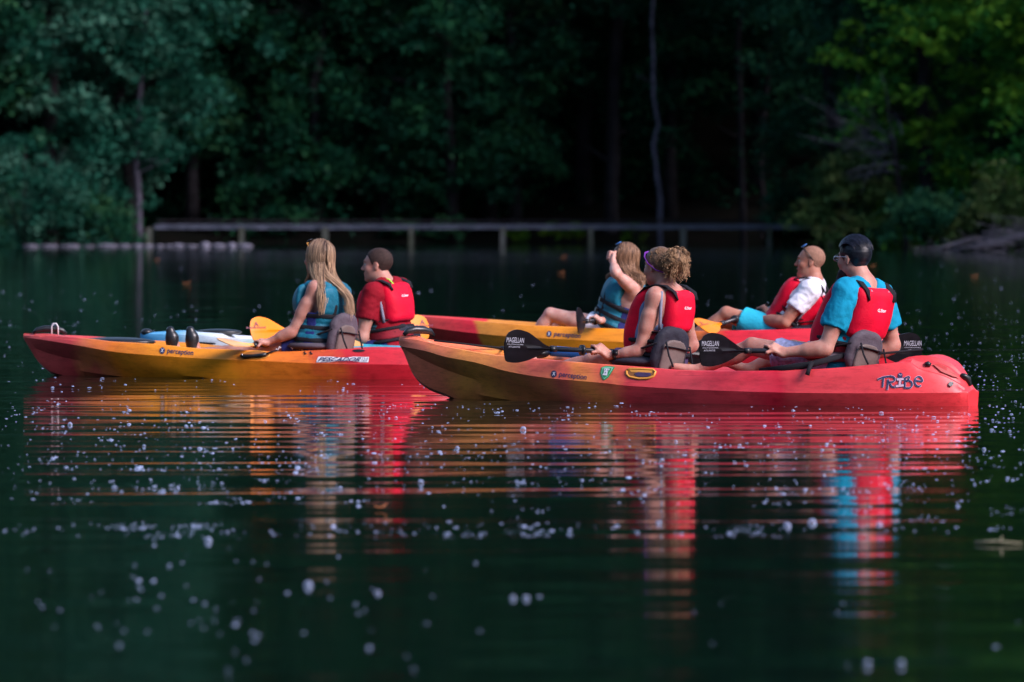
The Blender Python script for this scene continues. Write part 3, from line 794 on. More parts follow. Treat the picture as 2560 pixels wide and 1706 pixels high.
# bright trees of the right side
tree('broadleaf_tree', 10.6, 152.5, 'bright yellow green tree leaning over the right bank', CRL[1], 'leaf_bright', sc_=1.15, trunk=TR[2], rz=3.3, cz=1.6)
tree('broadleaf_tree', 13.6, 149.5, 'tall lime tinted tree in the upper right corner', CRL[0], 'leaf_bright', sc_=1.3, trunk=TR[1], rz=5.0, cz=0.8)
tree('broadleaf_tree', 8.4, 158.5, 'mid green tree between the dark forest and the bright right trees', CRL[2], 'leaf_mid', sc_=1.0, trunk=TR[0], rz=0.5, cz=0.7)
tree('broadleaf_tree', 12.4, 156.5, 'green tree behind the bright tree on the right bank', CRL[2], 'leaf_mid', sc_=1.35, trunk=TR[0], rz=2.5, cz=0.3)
def shrub(px, py, d, w, h, label, lm, seed, n=36, size=0.10, group=None, name='shrub', cat='shrub'):
    p = at(px, py, d); z = max(land_z(p.x, d), 0.0); g = np.random.default_rng(seed)
    r_ = thing(name, (p.x, d, z), label, cat, group)
    cs = []; 
    for i in range(n):
        a = g.uniform(0, 6.28); t = g.random() ** 0.5; hh = g.random() ** 0.8
        cs.append((w * t * math.cos(a) * (1 - 0.5 * hh), w * 0.6 * t * math.sin(a), 0.1 + h * hh * (1 - 0.4 * t)))
    o = link('foliage', leaf_cloud(cs, g.uniform(.18, .42, n) * min(1.4, max(0.6, h)), 60, size, seed, g.uniform(0, 1, n)), M[lm], r_); o.matrix_parent_inverse = Matrix()
    mb = MB()
    for k in range(4):
        a = k * 1.6; mb.tube([(0, 0, -0.2), (0.15 * w * math.cos(a), 0.1 * math.sin(a), h * 0.4), (0.45 * w * math.cos(a), 0.3 * w * math.sin(a), h * 0.85)], [0.03, 0.02, 0.008], 5)
    o = build(mb, 'stem', M['bark'], r_); o.matrix_parent_inverse = Matrix()
    return r_
shrub(60, 560, 152.5, 2.4, 3.0, 'grey green willow bush hanging over the water at the left edge', 'leaf_blue', 301, 120)
shrub(235, 560, 153.5, 1.7, 1.3, 'low dark green bush beside the pale stones on the left', 'leaf_mid', 302, 60)
shrub(640, 470, 163, 1.5, 2.2, 'dull green bush in the gap between the forest trunks left of the middle', 'leaf_dark', 303, 60)
shrub(2120, 520, 152.0, 1.6, 3.0, 'olive green bush at the right end of the boardwalk', 'leaf_olive', 304, 110)
shrub(2330, 540, 145.0, 1.9, 1.5, 'mid green bush on the right bank above the driftwood', 'leaf_mid', 305, 80)
shrub(2500, 520, 144.5, 1.6, 2.0, 'pale olive bush at the right edge above the driftwood', 'leaf_olive', 306, 80)
for k, (px, h, lab) in enumerate(((1295, .30, 'small lime sapling behind the boardwalk, leftmost of the lime plants'), (1375, .42, 'lime green plant behind the middle of the boardwalk'), (1435, .36, 'lime green plant left of the slender bent tree'), (1590, .38, 'sparse yellowish plant right of the lime plants'))):
    shrub(px, 540, 162.0, 0.4, h * 1.4, lab, 'leaf_lime', 320 + k, 9, 0.07, 'lime plants behind the boardwalk', 'lime_plant', 'plant')
shrub(1130, 540, 162.5, 0.9, 0.7, 'low fern clump behind the boardwalk near the middle', 'leaf_mid', 331, 24, 0.08)
shrub(1000, 545, 162.5, 0.7, 0.5, 'small dark bush behind the boardwalk left of the fern clump', 'leaf_mid', 332, 20, 0.08)
g = np.random.default_rng(88); cs = []
for i in range(600):
    x = g.uniform(-17, 15); e = g.random() ** 1.3 * 26 + 3.0; y = shore(x) + e; cs.append((x, y, land_z(x, y) + g.uniform(.1, .5) + e * .07 * g.random()))
tag(link('undergrowth', leaf_cloud(cs, g.uniform(.3, .9, 600), 45, .16, 9, g.uniform(0, .9, 600), flat=.6), M['leaf_dark']), 'low ferns and saplings covering the bank under the trees', kind='stuff')
# slender trees whose bare trunks show in front of the dark
def slender(pts, d, r0, r1, label, bm, lm='leaf_dark', seed=0, top=True):
    P = [at(x, y, d) for x, y in pts]; b = P[0]; z = land_z(b.x, d)
    r_ = thing('slender_tree', (b.x, d, min(z, b.z)), label, 'tree'); base = Vector((b.x, d, min(z, b.z)))
    Q = [Vector((b.x, d, z - 0.3)) - base] + [q - base for q in P[1:]]
    if top: Q.append(Q[-1] + Vector((0.2, 0, 3.0)))
    g = random.Random(seed); Qs = []
    for i in range(len(Q) - 1):
        for k in range(4): Qs.append(Q[i].lerp(Q[i + 1], k / 4) + Vector((g.uniform(-.02, .02), 0, 0)))
    Qs.append(Q[-1])
    o = build(trunk_mb(Qs, r0, r1, 3, seed, 1.0), 'trunk', M[bm], r_); o.matrix_parent_inverse = Matrix()
    if top:
        g2 = np.random.default_rng(seed); e = Q[-1]
        cs = [(e.x + g2.normal(0, 1.1), e.y + g2.normal(0, 1.0), e.z + g2.normal(-0.3, 1.2)) for _ in range(70)]
        o = link('crown', leaf_cloud(cs, g2.uniform(.4, .8, 70), 70, 0.13, seed, g2.uniform(0, 1, 70)), M[lm], r_); o.matrix_parent_inverse = Matrix()
    return r_
slender([(350, 560), (347, 500), (341, 420), (344, 340), (350, 240)], 158.5, 0.090, 0.065, 'straight pale grey trunk standing at the left end of the boardwalk', 'bark_grey', 'leaf_blue', 1)
slender([(1655, 558), (1650, 500), (1640, 420), (1634, 360), (1644, 310), (1636, 250), (1633, 180), (1630, 60)], 161, 0.075, 0.045, 'slender grey trunk with a bend right of the middle', 'bark_grey', 'leaf_dark', 2)
slender([(1860, 555), (1856, 480), (1853, 380), (1850, 260), (1845, 100)], 163, 0.10, 0.07, 'straight brown trunk behind the right part of the boardwalk', 'bark', 'leaf_mid', 3)
slender([(1528, 560), (1530, 480), (1532, 380), (1535, 250), (1540, 90)], 165, 0.20, 0.16, 'thick dim trunk left of the slender bent trunk', 'bark', 'leaf_dark', 4)
slender([(633, 560), (640, 500), (650, 440), (655, 380), (640, 250)], 164, 0.07, 0.04, 'thin leaning trunk in the dark gap left of the middle', 'bark', 'leaf_dark', 5)
slender([(2114, 562), (2118, 500), (2125, 430), (2140, 330)], 154, 0.13, 0.07, 'short pale trunk at the right end of the boardwalk', 'bark_grey', 'leaf_mid', 6)
slender([(1905, 558), (1908, 490), (1902, 420), (1915, 260)], 164, 0.07, 0.05, 'thin trunk right of the straight brown trunk', 'bark', 'leaf_dark', 7)
slender([(565, 560), (570, 400), (575, 220), (588, 40)], 166, 0.10, 0.08, 'dim grey trunk rising through the leaves left of the middle', 'bark_grey', 'leaf_dark', 8)
slender([(1140, 560), (1145, 400), (1142, 250), (1143, 60)], 166, 0.12, 0.09, 'dim trunk half hidden by leaves near the middle', 'bark', 'leaf_dark', 9)
# dead wood
def dead(root, base, dirs, seed, n=26, spread=1.0):
    g = random.Random(seed)
    for k in range(n):
        a = Vector(base[k % len(base)]); d = Vector(dirs[k % len(dirs)]) + Vector((g.uniform(-.5, .5), g.uniform(-.5, .5), g.uniform(-.35, .35))) * spread
        l = g.uniform(0.5, 1.5); mb = MB(); q = [a + Vector((g.uniform(-.3, .3), g.uniform(-.3, .3), g.uniform(-.15, .15)))]
        for s in range(5):
            q.append(q[-1] + d * (l / 5) + Vector((g.uniform(-.05, .05), g.uniform(-.05, .05), g.uniform(-.06, .06)))); d = d + Vector((0, 0, -0.06))
        r0 = g.uniform(.010, .024)
        mb.tube(q, [r0 * (1 - 0.16 * i) for i in range(6)], 5)
        for s in (2, 3, 4):
            e = q[s] + Vector((g.uniform(-.35, .35), g.uniform(-.2, .2), g.uniform(-.3, .3))); mb.tube([q[s], q[s].lerp(e, .5) + Vector((0, 0, .03)), e], [r0 * .4, r0 * .3, r0 * .1], 4)
        o = build(mb, 'branch', M['deadwood'], root); o.matrix_parent_inverse = Matrix()
b = at(2230, 400, 151.0)
r_ = thing('dead_tree', (b.x, 151.0, b.z), 'bare grey dead branches reaching left in front of the right trees', 'dead tree')
dead(r_, [(0, 0, 0), (0, 0, 0.5), (-0.3, 0, 0.3), (0.2, 0, -.2), (-.5, 0, .7)], [(-1.2, 0, 0.75), (-.8, 0, 1.05), (-1.3, 0, 0.1), (-.9, 0, -.4)], 4, 24, 1.3)
mb = MB(); zz = land_z(b.x, 151) - b.z; mb.tube([(0.6, 0.3, zz - .2), (0.4, .2, zz * .5), (0.1, 0, 0), (-.1, 0, .8)], [.09, .08, .06, .03], 8); o = build(mb, 'trunk', M['bark'], r_); o.matrix_parent_inverse = Matrix()
b = at(2560, 600, 138.0)
r_ = thing('driftwood', (b.x, 138.0, 0.0), 'tangle of grey driftwood branches lying at the water on the right', 'driftwood')
dead(r_, [(0.6, 0, .25), (0, 0.2, .35), (-0.8, 0, .22), (0.9, 0, .55), (-1.7, 0, .12), (-0.4, -.2, .1)], [(-1.2, 0, -0.12), (-1.3, 0, 0.02), (1.0, 0, .25), (-1.0, 0, .12)], 9, 46, 0.6)
mb = MB(); mb.tube([(1.5, 0.2, .75), (0.5, .1, .5), (-.6, 0, .24), (-1.9, -.1, -.03)], [.11, .09, .065, .03], 8); o = build(mb, 'log', M['deadwood'], r_); o.matrix_parent_inverse = Matrix()

g = np.random.default_rng(77); cs = []
for i in range(1500):
    a = g.uniform(-math.pi * 1.16, math.pi * .16); q_ = 1.0 + g.random() * .35
    cs.append((70 * q_ * math.cos(a), 60 + 105 * q_ * math.sin(a), g.uniform(0, 18) + min(20, (q_ - 1) * 45)))
ww = link('lakeside_woods', leaf_cloud(cs, g.uniform(2.2, 4.2, 1500), 55, 1.5, 5, g.uniform(0, 1, 1500), flat=.8), M['leaf_mid'])
tag(ww, 'woods standing round the rest of the lake', kind='stuff')

# ------------------------------------------------------------------ boardwalk
M['board'] = mat('weathered_boards', (0.075, 0.085, 0.12), 0.9, 0.2, noise=0.35, nscale=2.2, bump=0.5, bscale=20)
M['post'] = mat('boardwalk_posts', (0.08, 0.085, 0.085), 0.9, 0.2, col2=(0.035, 0.042, 0.025), nscale=2.5, bump=0.5, bscale=14)
BD = 157.0
l0 = at(385, 575, BD).x; l1 = at(2090, 575, BD).x
bw = thing('boardwalk', (l0, BD, 0), 'low weathered plank boardwalk on short posts crossing the far shore', 'boardwalk')
def kid(mb, name, m, par, smooth=False):
    o = build(mb, name, m, par, smooth); o.matrix_parent_inverse = Matrix(); return o
bm_ = MB(); bm_.box((0, 0, 0), (0.066, 0.75, 0.018)); bme = bm_.mesh('board', False); bme.materials.append(M['board'])
nb = int((l1 - l0) / 0.14)
for i in range(nb):
    o = bpy.data.objects.new('board', bme); COL.objects.link(o); o.parent = bw
    o.location = (0.07 + i * 0.14, 0.75 + rnd.uniform(-.02, .02), 0.505 + rnd.uniform(-.006, .006)); o.rotation_euler = (0, rnd.uniform(-.02, .02), rnd.uniform(-.01, .01))
n_ = 9
for i in range(n_):
    w_ = (l1 - l0) / n_
    for yy in (0.06, 1.44):
        mb = MB(); mb.box((w_ * (i + .5), yy, 0.447 + rnd.uniform(-.004, .004)), (w_ / 2 - 0.006, 0.03, 0.036)); kid(mb, 'beam', M['board'], bw)
for i, px in enumerate((373, 604, 813, 1028, 1257, 1477, 1708, 1923, 2075)):
    x = at(px, 590, BD).x - l0
    for yy in (0.125, 1.36):
        mb = MB(); mb.box((x, yy - (.13 if yy < 1 else 0), 0.02), (0.070 + rnd.uniform(-.01, .01), 0.055, 0.43 if yy < 1 else .35)); kid(mb, 'post', M['post'], bw)
mb = MB(); mb.tube([(0, 1.45, .62), ((l1 - l0) * .5, 1.45, .615), (l1 - l0, 1.45, .62)], .03, 6); kid(mb, 'kerb_rail', M['bark'], bw)
# pale stones at the water's edge on the left
M['stone'] = mat('pale_shore_stone', (0.10, 0.10, 0.13), 0.9, 0.2, noise=0.6, nscale=4, bump=0.6, bscale=14)
px = 60; i = 0
words_ = ['first', 'second', 'third', 'fourth', 'fifth', 'sixth', 'seventh', 'eighth', 'ninth', 'tenth', 'eleventh', 'twelfth', 'thirteenth', 'fourteenth', 'fifteenth', 'sixteenth', 'seventeenth', 'eighteenth', 'nineteenth', 'twentieth']
while px < 620 and i < 20:
    w_ = rnd.uniform(20, 38) if px > 330 else rnd.uniform(30, 52); p = at(px + w_ / 2, 612, 149.2 + rnd.uniform(-.3, .3)); sx = w_ / 2 / 100
    big = rnd.uniform(.04, .10) if px > 430 else rnd.uniform(.022, .04)
    mb = MB(); mb.ball((0, 0, 0), (sx * 1.12, 0.25, big), 16, 9, Matrix.Rotation(rnd.uniform(-.2, .2), 3, 'Z'))
    me = mb.mesh('shore_stone'); crumple(me, 0.035, 9, i)
    o = link('shore_stone', me, M['stone']); o.location = (p.x, p.y, 0.03)
    tag(o, 'pale flat stone at the left waterline, %s of the row from the left edge' % words_[i], 'stone', 'pale stones in a row at the left waterline')
    px += w_ * rnd.uniform(1.0, 1.15); i += 1

# ================================================================== KAYAKS
WS = [(0, .012), (.02, .05), (.06, .11), (.12, .19), (.2, .275), (.3, .345), (.42, .375), (.6, .38), (.74, .365), (.85, .31), (.93, .225), (.98, .13), (1, .07)]
WC = [(0, .016), (.02, .06), (.06, .13), (.12, .215), (.2, .30), (.3, .37), (.42, .405), (.6, .41), (.74, .395), (.85, .345), (.93, .26), (.98, .165), (1, .10)]
WB = [(0, .010), (.02, .03), (.06, .06), (.12, .12), (.2, .22), (.3, .31), (.42, .36), (.6, .37), (.74, .35), (.85, .30), (.93, .22), (.98, .13), (1, .08)]
CORAL = (.74, .12, .085); PINK = (.76, .055, .065); RED = (.72, .015, .035); ORG = (.88, .22, .016); YEL = (.88, .30, .012); DORG = (.80, .17, .015)

def kayak_root(B, label, group='kayaks on the lake'):
    return thing('kayak', tuple(B.P0), label, 'kayak', group, B.rz)
def on_hull_tube(B, pts, rad, name, m, root, lift=0.006, flat=1.0):
    P = [B.proj(x, y, lift) for x, y in pts]; P = [q for q in P if q is not None]
    mb = MB(); mb.tube(P, rad, 8, flat=flat); return build(mb, name, m, root)

# ---- front tandem kayak
A = Boat(at(1000, 992, 37.9), at(2433, 1014, 36.35))
rA = kayak_root(A, 'red and orange tandem kayak in front with TRIBE lettering on its stern')
shA = A.tab([(1003, 845), (1040, 849), (1085, 860), (1164, 876), (1243, 889), (1349, 898), (1428, 905), (1515, 912), (1600, 918), (1728, 927), (1867, 928), (2030, 924), (2120, 918), (2194, 911), (2275, 906)], WS)
shA = shA[:-1] + [shA[-1], (.925, shA[-1][1] - .03), (.965, .185), (.985, .14), (1, .09)]
crA = A.tab([(1003, 866), (1060, 877), (1112, 892), (1190, 907), (1270, 929), (1375, 946), (1500, 957), (1573, 965), (1798, 977), (2030, 983), (2275, 983), (2420, 982)], WC)
chA = A.tab([(1010, 872), (1030, 884), (1085, 912), (1164, 942), (1243, 963), (1375, 992)], WB) + [(.33, .0), (.45, -.03), (.9, -.03), (1, -.01)]
kA = A.tab([(1001, 862), (1012, 886), (1033, 937), (1059, 966), (1085, 981), (1112, 990)], None) + [(.13, -.05), (.3, -.09), (.8, -.09), (.95, -.06), (1, -.03)]
zf = shA[0][1]
dkA = [(0, zf + .015), (.03, zf + .012), (.045, zf - .01), (.06, zf - .08), (.1, .20), (.2, .14), (.3, .10), (.35, .09), (.44, .115), (.50, .12), (.54, .16), (.57, .10), (.7, .09), (.78, .115), (.84, .13), (.875, .20), (.90, .285), (.93, .30), (.965, .262), (.985, .19), (1, .10)]
A.hull(shA, crA, chA, kA, dkA, WS, WC, WB, rA, hull_mat('front_hull_plastic', [(0, (.84, .17, .10)), (.10, (.86, .20, .09)), (.19, (.92, .33, .06)), (.27, (.82, .24, .07)), (.32, (.78, .14, .09)), (.355, (.78, .13, .08)), (.39, (.86, .26, .06)), (.42, (.82, .2, .07)), (.47, PINK), (.56, (.78, .07, .085)), (.66, (.75, .035, .06)), (.72, (.70, .015, .04)), (.76, PINK), (1, (.78, .04, .05))], A.L))
perception(A, 1378, 938, 1467, 949, 17, rA, M['print_navy'])
# green shield sticker
def shp(pts, n, m, off): return decal_px(A, pts, n, m, rA, off)
shp([(1504, 919), (1516, 915.5), (1528, 916.5), (1538, 918.5), (1532, 928), (1522, 944), (1512, 951), (1506, 948), (1501, 934)], 'sticker', M['print_green'], .003)
shp([(1506.5, 920), (1516, 918), (1527, 918.7), (1534.5, 920), (1529.5, 928), (1520, 942), (1512, 948), (1508, 946), (1503.8, 934)], 'sticker_border', M['print_mint'], .0045)
shp([(1508.5, 922), (1517, 920.5), (1530, 922), (1521, 940), (1512, 945.5), (1509.5, 944), (1506.3, 934)], 'sticker_field', M['print_green'], .006)
shp([(1511, 923), (1517, 922), (1526, 923.5), (1520, 931), (1519, 940), (1507.5, 938.5), (1511, 932)], 'sticker_mark', M['print_white'], .0075)
for cx, cy in ((1514.5, 926), (1521.5, 926.5), (1515, 932.5)): shp(ring_px(cx, cy, 1.6, 1.9, 8), 'sticker_spot', M['grey_pipe'], .009)
# TRIBE lettering: pale outline strip below, dark strokes above, built letter by letter
def strokes(B, lines, w, name, m, root, off):
    v = []; f = []
    for ln in lines:
        pts = []
        for i in range(len(ln) - 1):
            a, b_ = ln[i], ln[i + 1]; k = max(1, int(math.hypot(b_[0] - a[0], b_[1] - a[1]) / 3))
            pts += [(a[0] + (b_[0] - a[0]) * j / k, a[1] + (b_[1] - a[1]) * j / k) for j in range(k)]
        pts.append(ln[-1])
        o = len(v)
        for i, p in enumerate(pts):
            a = pts[max(0, i - 1)]; c = pts[min(len(pts) - 1, i + 1)]; dx, dy = c[0] - a[0], c[1] - a[1]; l = math.hypot(dx, dy) or 1
            nx, ny = -dy / l * w / 2, dx / l * w / 2
            ex, ey = (dx / l * w * .3, dy / l * w * .3) if i == len(pts) - 1 else ((-dx / l * w * .3, -dy / l * w * .3) if i == 0 else (0, 0))
            for q in ((p[0] + nx + ex, p[1] + ny + ey), (p[0] - nx + ex, p[1] - ny + ey)):
                h = B.proj(q[0], q[1], off); v.append(tuple(h if h else at(q[0], q[1], B.depth(q[0]) - .35)))
        for i in range(len(pts) - 1): f.append((o + 2 * i, o + 2 * i + 1, o + 2 * i + 3, o + 2 * i + 2))
    me = bpy.data.meshes.new(name); me.from_pydata(v, [], f); me.update(); return link(name, me, m, root)
def TZ(pts): return [(2180 + x / 15.69, 920 + y / 15.69) for x, y in pts]
def arc(cx, cy, rx, ry, a0, a1, n=10): return [(cx + rx * math.cos(R(a0 + (a1 - a0) * i / n)), cy + ry * math.sin(R(a0 + (a1 - a0) * i / n))) for i in range(n + 1)]
letters = {'T': [[(250, 455), (450, 370), (750, 325)], [(455, 370), (425, 740)]],
           'R': [[(640, 470), (600, 850)], [(750, 345)] + arc(790, 450, 110, 105, -70, 100) + [(690, 560)], [(650, 540), (790, 740), (900, 760)]],
           'B': [[(1310, 400), (1290, 800)], [(1310, 400), (1430, 345), (1480, 370), (1430, 470), (1330, 530)], [(1340, 530)] + arc(1440, 650, 140, 145, -80, 85) + [(1300, 790)]],
           'E': [arc(1830, 540, 150, 190, 60, 360, 20) + [(1980, 540), (1700, 500)]]}
for L_, ln in letters.items():
    strokes(A, [TZ(q) for q in ln], 5.4, 'letter_outline', M['print_pink'], rA, .003)
    strokes(A, [TZ(q) for q in ln], 3.3, 'letter', M['print_navy'], rA, .006)
strokes(A, [TZ(q) for q in [[(990, 460), (1230, 440)], [(1110, 450), (1085, 710)], [(950, 725), (1230, 690)]]], 8.5, 'letter_outline', M['print_navy'], rA, .003)
strokes(A, [TZ(q) for q in [[(1000, 460), (1220, 445)], [(1110, 460), (1085, 710)], [(960, 725), (1220, 695)]]], 5.4, 'letter', M['print_pink'], rA, .006)
decal_px(A, [TZ([p_])[0] for p_ in arc(1110, 295, 95, 105, 0, 340, 14)], 'letter', M['print_navy'], rA, .004)
strokes(A, [TZ([(1060, 250), (1120, 300), (1160, 270)])], 1.6, 'letter_outline', M['print_pink'], rA, .007)
# moulded grab pocket with the far side of the well showing through
pk = [(1567, 927), (1575, 922.5), (1600, 923), (1633, 925), (1639, 930), (1635, 940), (1622, 946.5), (1598, 947.5), (1574, 943), (1567, 936)]
on = [(x, y) for x, y in pk] + [pk[0]]
on_hull_tube(A, on, [0.0075] * len(on), 'pocket_rim', M['yellow_in'], rA, 0.001)
decal_px(A, pk, 'pocket', M['shade_brown'], rA, .003)  # flat patch on the hull; the pocket's inner shade is painted brown
decal_px(A, [(1574, 925), (1632, 927), (1630, 933), (1578, 931)], 'pocket_wall', M['yellow_in'], rA, .0045)
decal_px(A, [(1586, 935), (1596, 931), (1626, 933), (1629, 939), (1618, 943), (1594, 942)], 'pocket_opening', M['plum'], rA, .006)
decal_px(A, ring_px(2376, 962, 6.2, 6.2, 14), 'scupper_plug', M['black_plastic'], rA, .014)
# carry handles and deck cords
def handle(B, p0, p1, root, thick=.018):
    a = Vector(p0); b_ = Vector(p1); mb = MB(); up = Vector((0, 0, .035))
    mb.tube([a, a.lerp(b_, .12) + up * .7, a.lerp(b_, .35) + up, a.lerp(b_, .65) + up, a.lerp(b_, .88) + up * .7, b_], [thick * .5, thick * .8, thick * 1.1, thick * 1.1, thick * .8, thick * .5], 10)
    return build(mb, 'carry_handle', M['black_plastic'], root)
handle(A, A.W(.06, -.07, zf + .02), A.W(.19, .10, zf + .012), rA, .024)
on_hull_tube(A, [(2401, 938), (2409, 942), (2417, 950), (2424, 966)], [.012, .02, .02, .010], 'carry_handle', M['black_plastic'], rA, .010)
def deckz(B, x, y=0): return pch(x / B.L, B.tabs['sheer']) 
mb = MB()
zig = [(.26, -.05, .0), (.62, .21, -.01), (.85, -.24, .0), (1.02, .26, .0)]
for i in range(3):
    a, b_ = zig[i], zig[i + 1]; mb.tube([A.W(a[0], a[1], deckz(A, a[0]) + .012), A.W(b_[0], b_[1], deckz(A, b_[0]) + .012)], .006, 6)
build(mb, 'bungee_cord', M['black_web'], rA)
for q in ((.62, .21), (.85, -.20), (1.02, .25)):
    mb = MB(); mb.ball(A.W(q[0], q[1], deckz(A, q[0]) + .012), (.03, .015, .014), 10, 6, Matrix.Rotation(A.rz, 3, 'Z')); build(mb, 'cord_hook', M['black_plastic'], rA)
mb = MB()
for a, b_ in (((3.30, -.20, .315), (3.46, .12, .335)),): mb.tube([A.W(*a), A.W(*b_)], .007, 6)
build(mb, 'bungee_cord', M['black_web'], rA)
on_hull_tube(A, [(2313, 913), (2320, 911), (2327, 914)], [.014, .018, .012], 'cord_hook', M['black_plastic'], rA, .008)
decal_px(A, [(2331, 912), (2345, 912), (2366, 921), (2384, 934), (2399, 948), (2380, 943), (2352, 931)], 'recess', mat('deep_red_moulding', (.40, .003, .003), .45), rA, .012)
# foot well ridges
for x0 in (.95, 1.15, 1.35, 2.15, 2.35):
    mb = MB(); mb.tube([A.W(x0, -.2, pch(x0 / A.L, dkA) + .012), A.W(x0, .2, pch(x0 / A.L, dkA) + .012)], .014, 6); build(mb, 'deck_rib', M['yellow_in'] if x0 < 1.3 else M['dark_red'], rA)
# blue bottle and hatch cap in the front well
mb = MB(); a = A.W(.95, .16, .30); b_ = A.W(1.22, .14, .285); mb.tube([a, a.lerp(b_, .1), a.lerp(b_, .85), b_], [.02, .034, .034, .012], 12)
bo = build(mb, 'water_bottle', M['blue_item']); tag(bo, 'blue bottle lying in the front well behind the black paddle blade', 'bottle')
mb = MB(); mb.ball(A.W(.90, .10, .285), (.085, .07, .035), 18, 8, Matrix.Rotation(A.rz, 3, 'Z')); build(mb, 'hatch_cover', M['black_plastic'], rA)
seat(A, 1668, 1692, 818, 925, .45, -.13, rA, M['seat_dark'], M['seat_back'], .28)
seat(A, 2152, 2178, 828, 918, .45, -.13, rA, M['seat_pad'], M['seat_back'], .28)
# side strap of the rear seat with its hanging tab
mb = MB(); ps = [A.W(*q) for q in ((2.42, -.33, .245), (2.55, -.345, .28), (2.75, -.33, .31), (2.9, -.28, .37))]
P_ = [at(1898, 925, A.depth(1898) - .36), at(1960, 922, A.depth(1960) - .38), at(2030, 911, A.depth(2030) - .35), at(2110, 889, A.depth(2110) - .25)]
mb.tube(P_, [.010, .022, .020, .016], 8, flat=.4, upv=(0, 1, 0)); build(mb, 'strap', M['black_web'], rA)
mb = MB(); P_ = [at(2030, 905, A.depth(2030) - .37), at(2022, 925, A.depth(2022) - .42), at(2018, 938, A.depth(2018) - .43)]; mb.tube(P_, [.016, .014, .016], 6, flat=.4, upv=(0, 1, 0)); build(mb, 'strap_tab', M['black_web'], rA)

# ---- left kayak
Bk = Boat(at(60, 938, 42.7), at(1165, 948, 41.8))
rB = kayak_root(Bk, 'orange and red solo kayak at the left with PESCADOR lettering')
f_ = .88
WS2 = [(t, w * f_) for t, w in WS]; WC2 = [(t, w * f_) for t, w in WC]; WB2 = [(t, w * f_) for t, w in WB]
shB = Bk.tab([(58, 837), (130, 840), (229, 848), (272, 854), (343, 858), (429, 865), (485, 871), (599, 875), (700, 880), (801, 876), (879, 873), (1008, 874)], WS2) + [(.93, .22), (.98, .20), (1, .16)]
crB = Bk.tab([(58, 843), (120, 852), (201, 865), (286, 880), (400, 890), (514, 897), (700, 905), (823, 910), (1008, 912)], WC2) + [(1, .09)]
chB = Bk.tab([(66, 852), (78, 866), (144, 890), (229, 908), (315, 922), (429, 937), (514, 944)], WB2) + [(.5, -.02), (.9, -.02), (1, 0)]
kB = Bk.tab([(57, 840), (68, 860), (80, 880), (95, 904), (115, 924), (132, 936)], None) + [(.12, -.03), (.3, -.07), (.8, -.08), (1, -.02)]
zb0 = shB[0][1]
dkB = [(0, zb0 + .01), (.05, zb0 + .008), (.1, zb0 - .02), (.16, .20), (.22, .21), (.26, .16), (.3, .12), (.55, .09), (.62, .11), (.66, .13), (.72, .16), (.78, .14), (.95, .19), (1, .17)]
Bk.hull(shB, crB, chB, kB, dkB, WS2, WC2, WB2, rB, hull_mat('left_hull_plastic', [(0, CORAL), (.05, (.60, .08, .07)), (.16, (.60, .06, .06)), (.20, (.66, .16, .06)), (.27, ORG), (.36, YEL), (.52, YEL), (.60, ORG), (.70, DORG), (.77, (.62, .02, .03)), (1, (.62, .008, .028))], Bk.L))
perception(Bk, 399, 880, 484, 888, 16, rB, M['print_navy'])
uv, tr = text_tris('PESCADOR', .35, .022)
def wq(x0, y0, x1, y1, h): return [(x0, y0 + h / 2), (x1, y1 + h / 2), (x1, y1 - h / 2), (x0, y0 - h / 2)]
decal_px(Bk, [(791, 906), (794, 896), (797, 892), (903, 892.5), (923, 893), (921, 906.5), (793, 906.5)], 'lettering_plate', M['print_white'], rB, .003)
decal(Bk, uv, tr, [(795, 904.6), (900, 905.2), (904, 894.4), (799, 893.8)], 'lettering', M['print_navy'], rB, .011)
uv, tr = text_tris('12.0', .25, .0)
decal(Bk, uv, tr, [(904, 904.6), (919, 904.8), (921, 895.4), (906, 895.2)], 'lettering', M['print_navy'], rB, .011)
handle(Bk, Bk.W(.08, -.03, zb0 + .01), Bk.W(.30, .06, zb0 + .005), rB, .022)
mb = MB(); c0 = at(138, 838, Bk.depth(138)); mb.tube([c0 + Vector((-.025, 0, -.02)), c0 + Vector((-.025, 0, .06)), c0 + Vector((-.012, 0, .082)), c0 + Vector((.008, 0, .082)), c0 + Vector((.02, 0, .06)), c0 + Vector((.02, .02, -.02))], .005, 8)
build(mb, 'hatch_loop', M['white_plastic'], rB)
mb = MB(); c0 = at(290, 851, Bk.depth(290)); mb.ball((c0.x, c0.y, c0.z - .012), (.30, .15, .035), 22, 8, Matrix.Rotation(Bk.rz, 3, 'Z')); build(mb, 'hatch_cover', M['black_plastic'], rB)
# side paddle-park recess with bungee toggle
rim = ring_px(640, 888, 34, 9.5, 18); on_hull_tube(Bk, rim + [rim[0]], [.004] * 19, 'recess_rim', M['yellow_in'], rB, .001)
decal_px(Bk, ring_px(640, 888, 31, 8, 18), 'recess', M['shade_brown'], rB, .003)  # no hollow here: brown patch paints the shade of the recess
on_hull_tube(Bk, [(604, 890), (612, 893), (630, 892), (655, 890), (667, 888)], [.014, .016, .013, .015, .012], 'toggle', M['black_plastic'], rB, .012)
mb = MB(); mb.tube([Bk.proj(664, 888, .012), Bk.proj(680, 882, .012), at(694, 876, Bk.depth(694) - .33)], .006, 6); build(mb, 'bungee_cord', M['black_web'], rB)
mb = MB(); mb.ball(Bk.proj(607, 890, .022), .008, 8, 6); build(mb, 'rivet', M['steel'], rB)
for x_ in (764, 779):
    on_hull_tube(Bk, [(x_ - 3, 880), (x_, 886), (x_ + 3, 884)], .005, 'cord_eye', M['black_plastic'], rB, .004)
decal_px(Bk, ring_px(897, 877.5, 16, 3.2, 16), 'hatch_disc', M['black_plastic'], rB, .004)
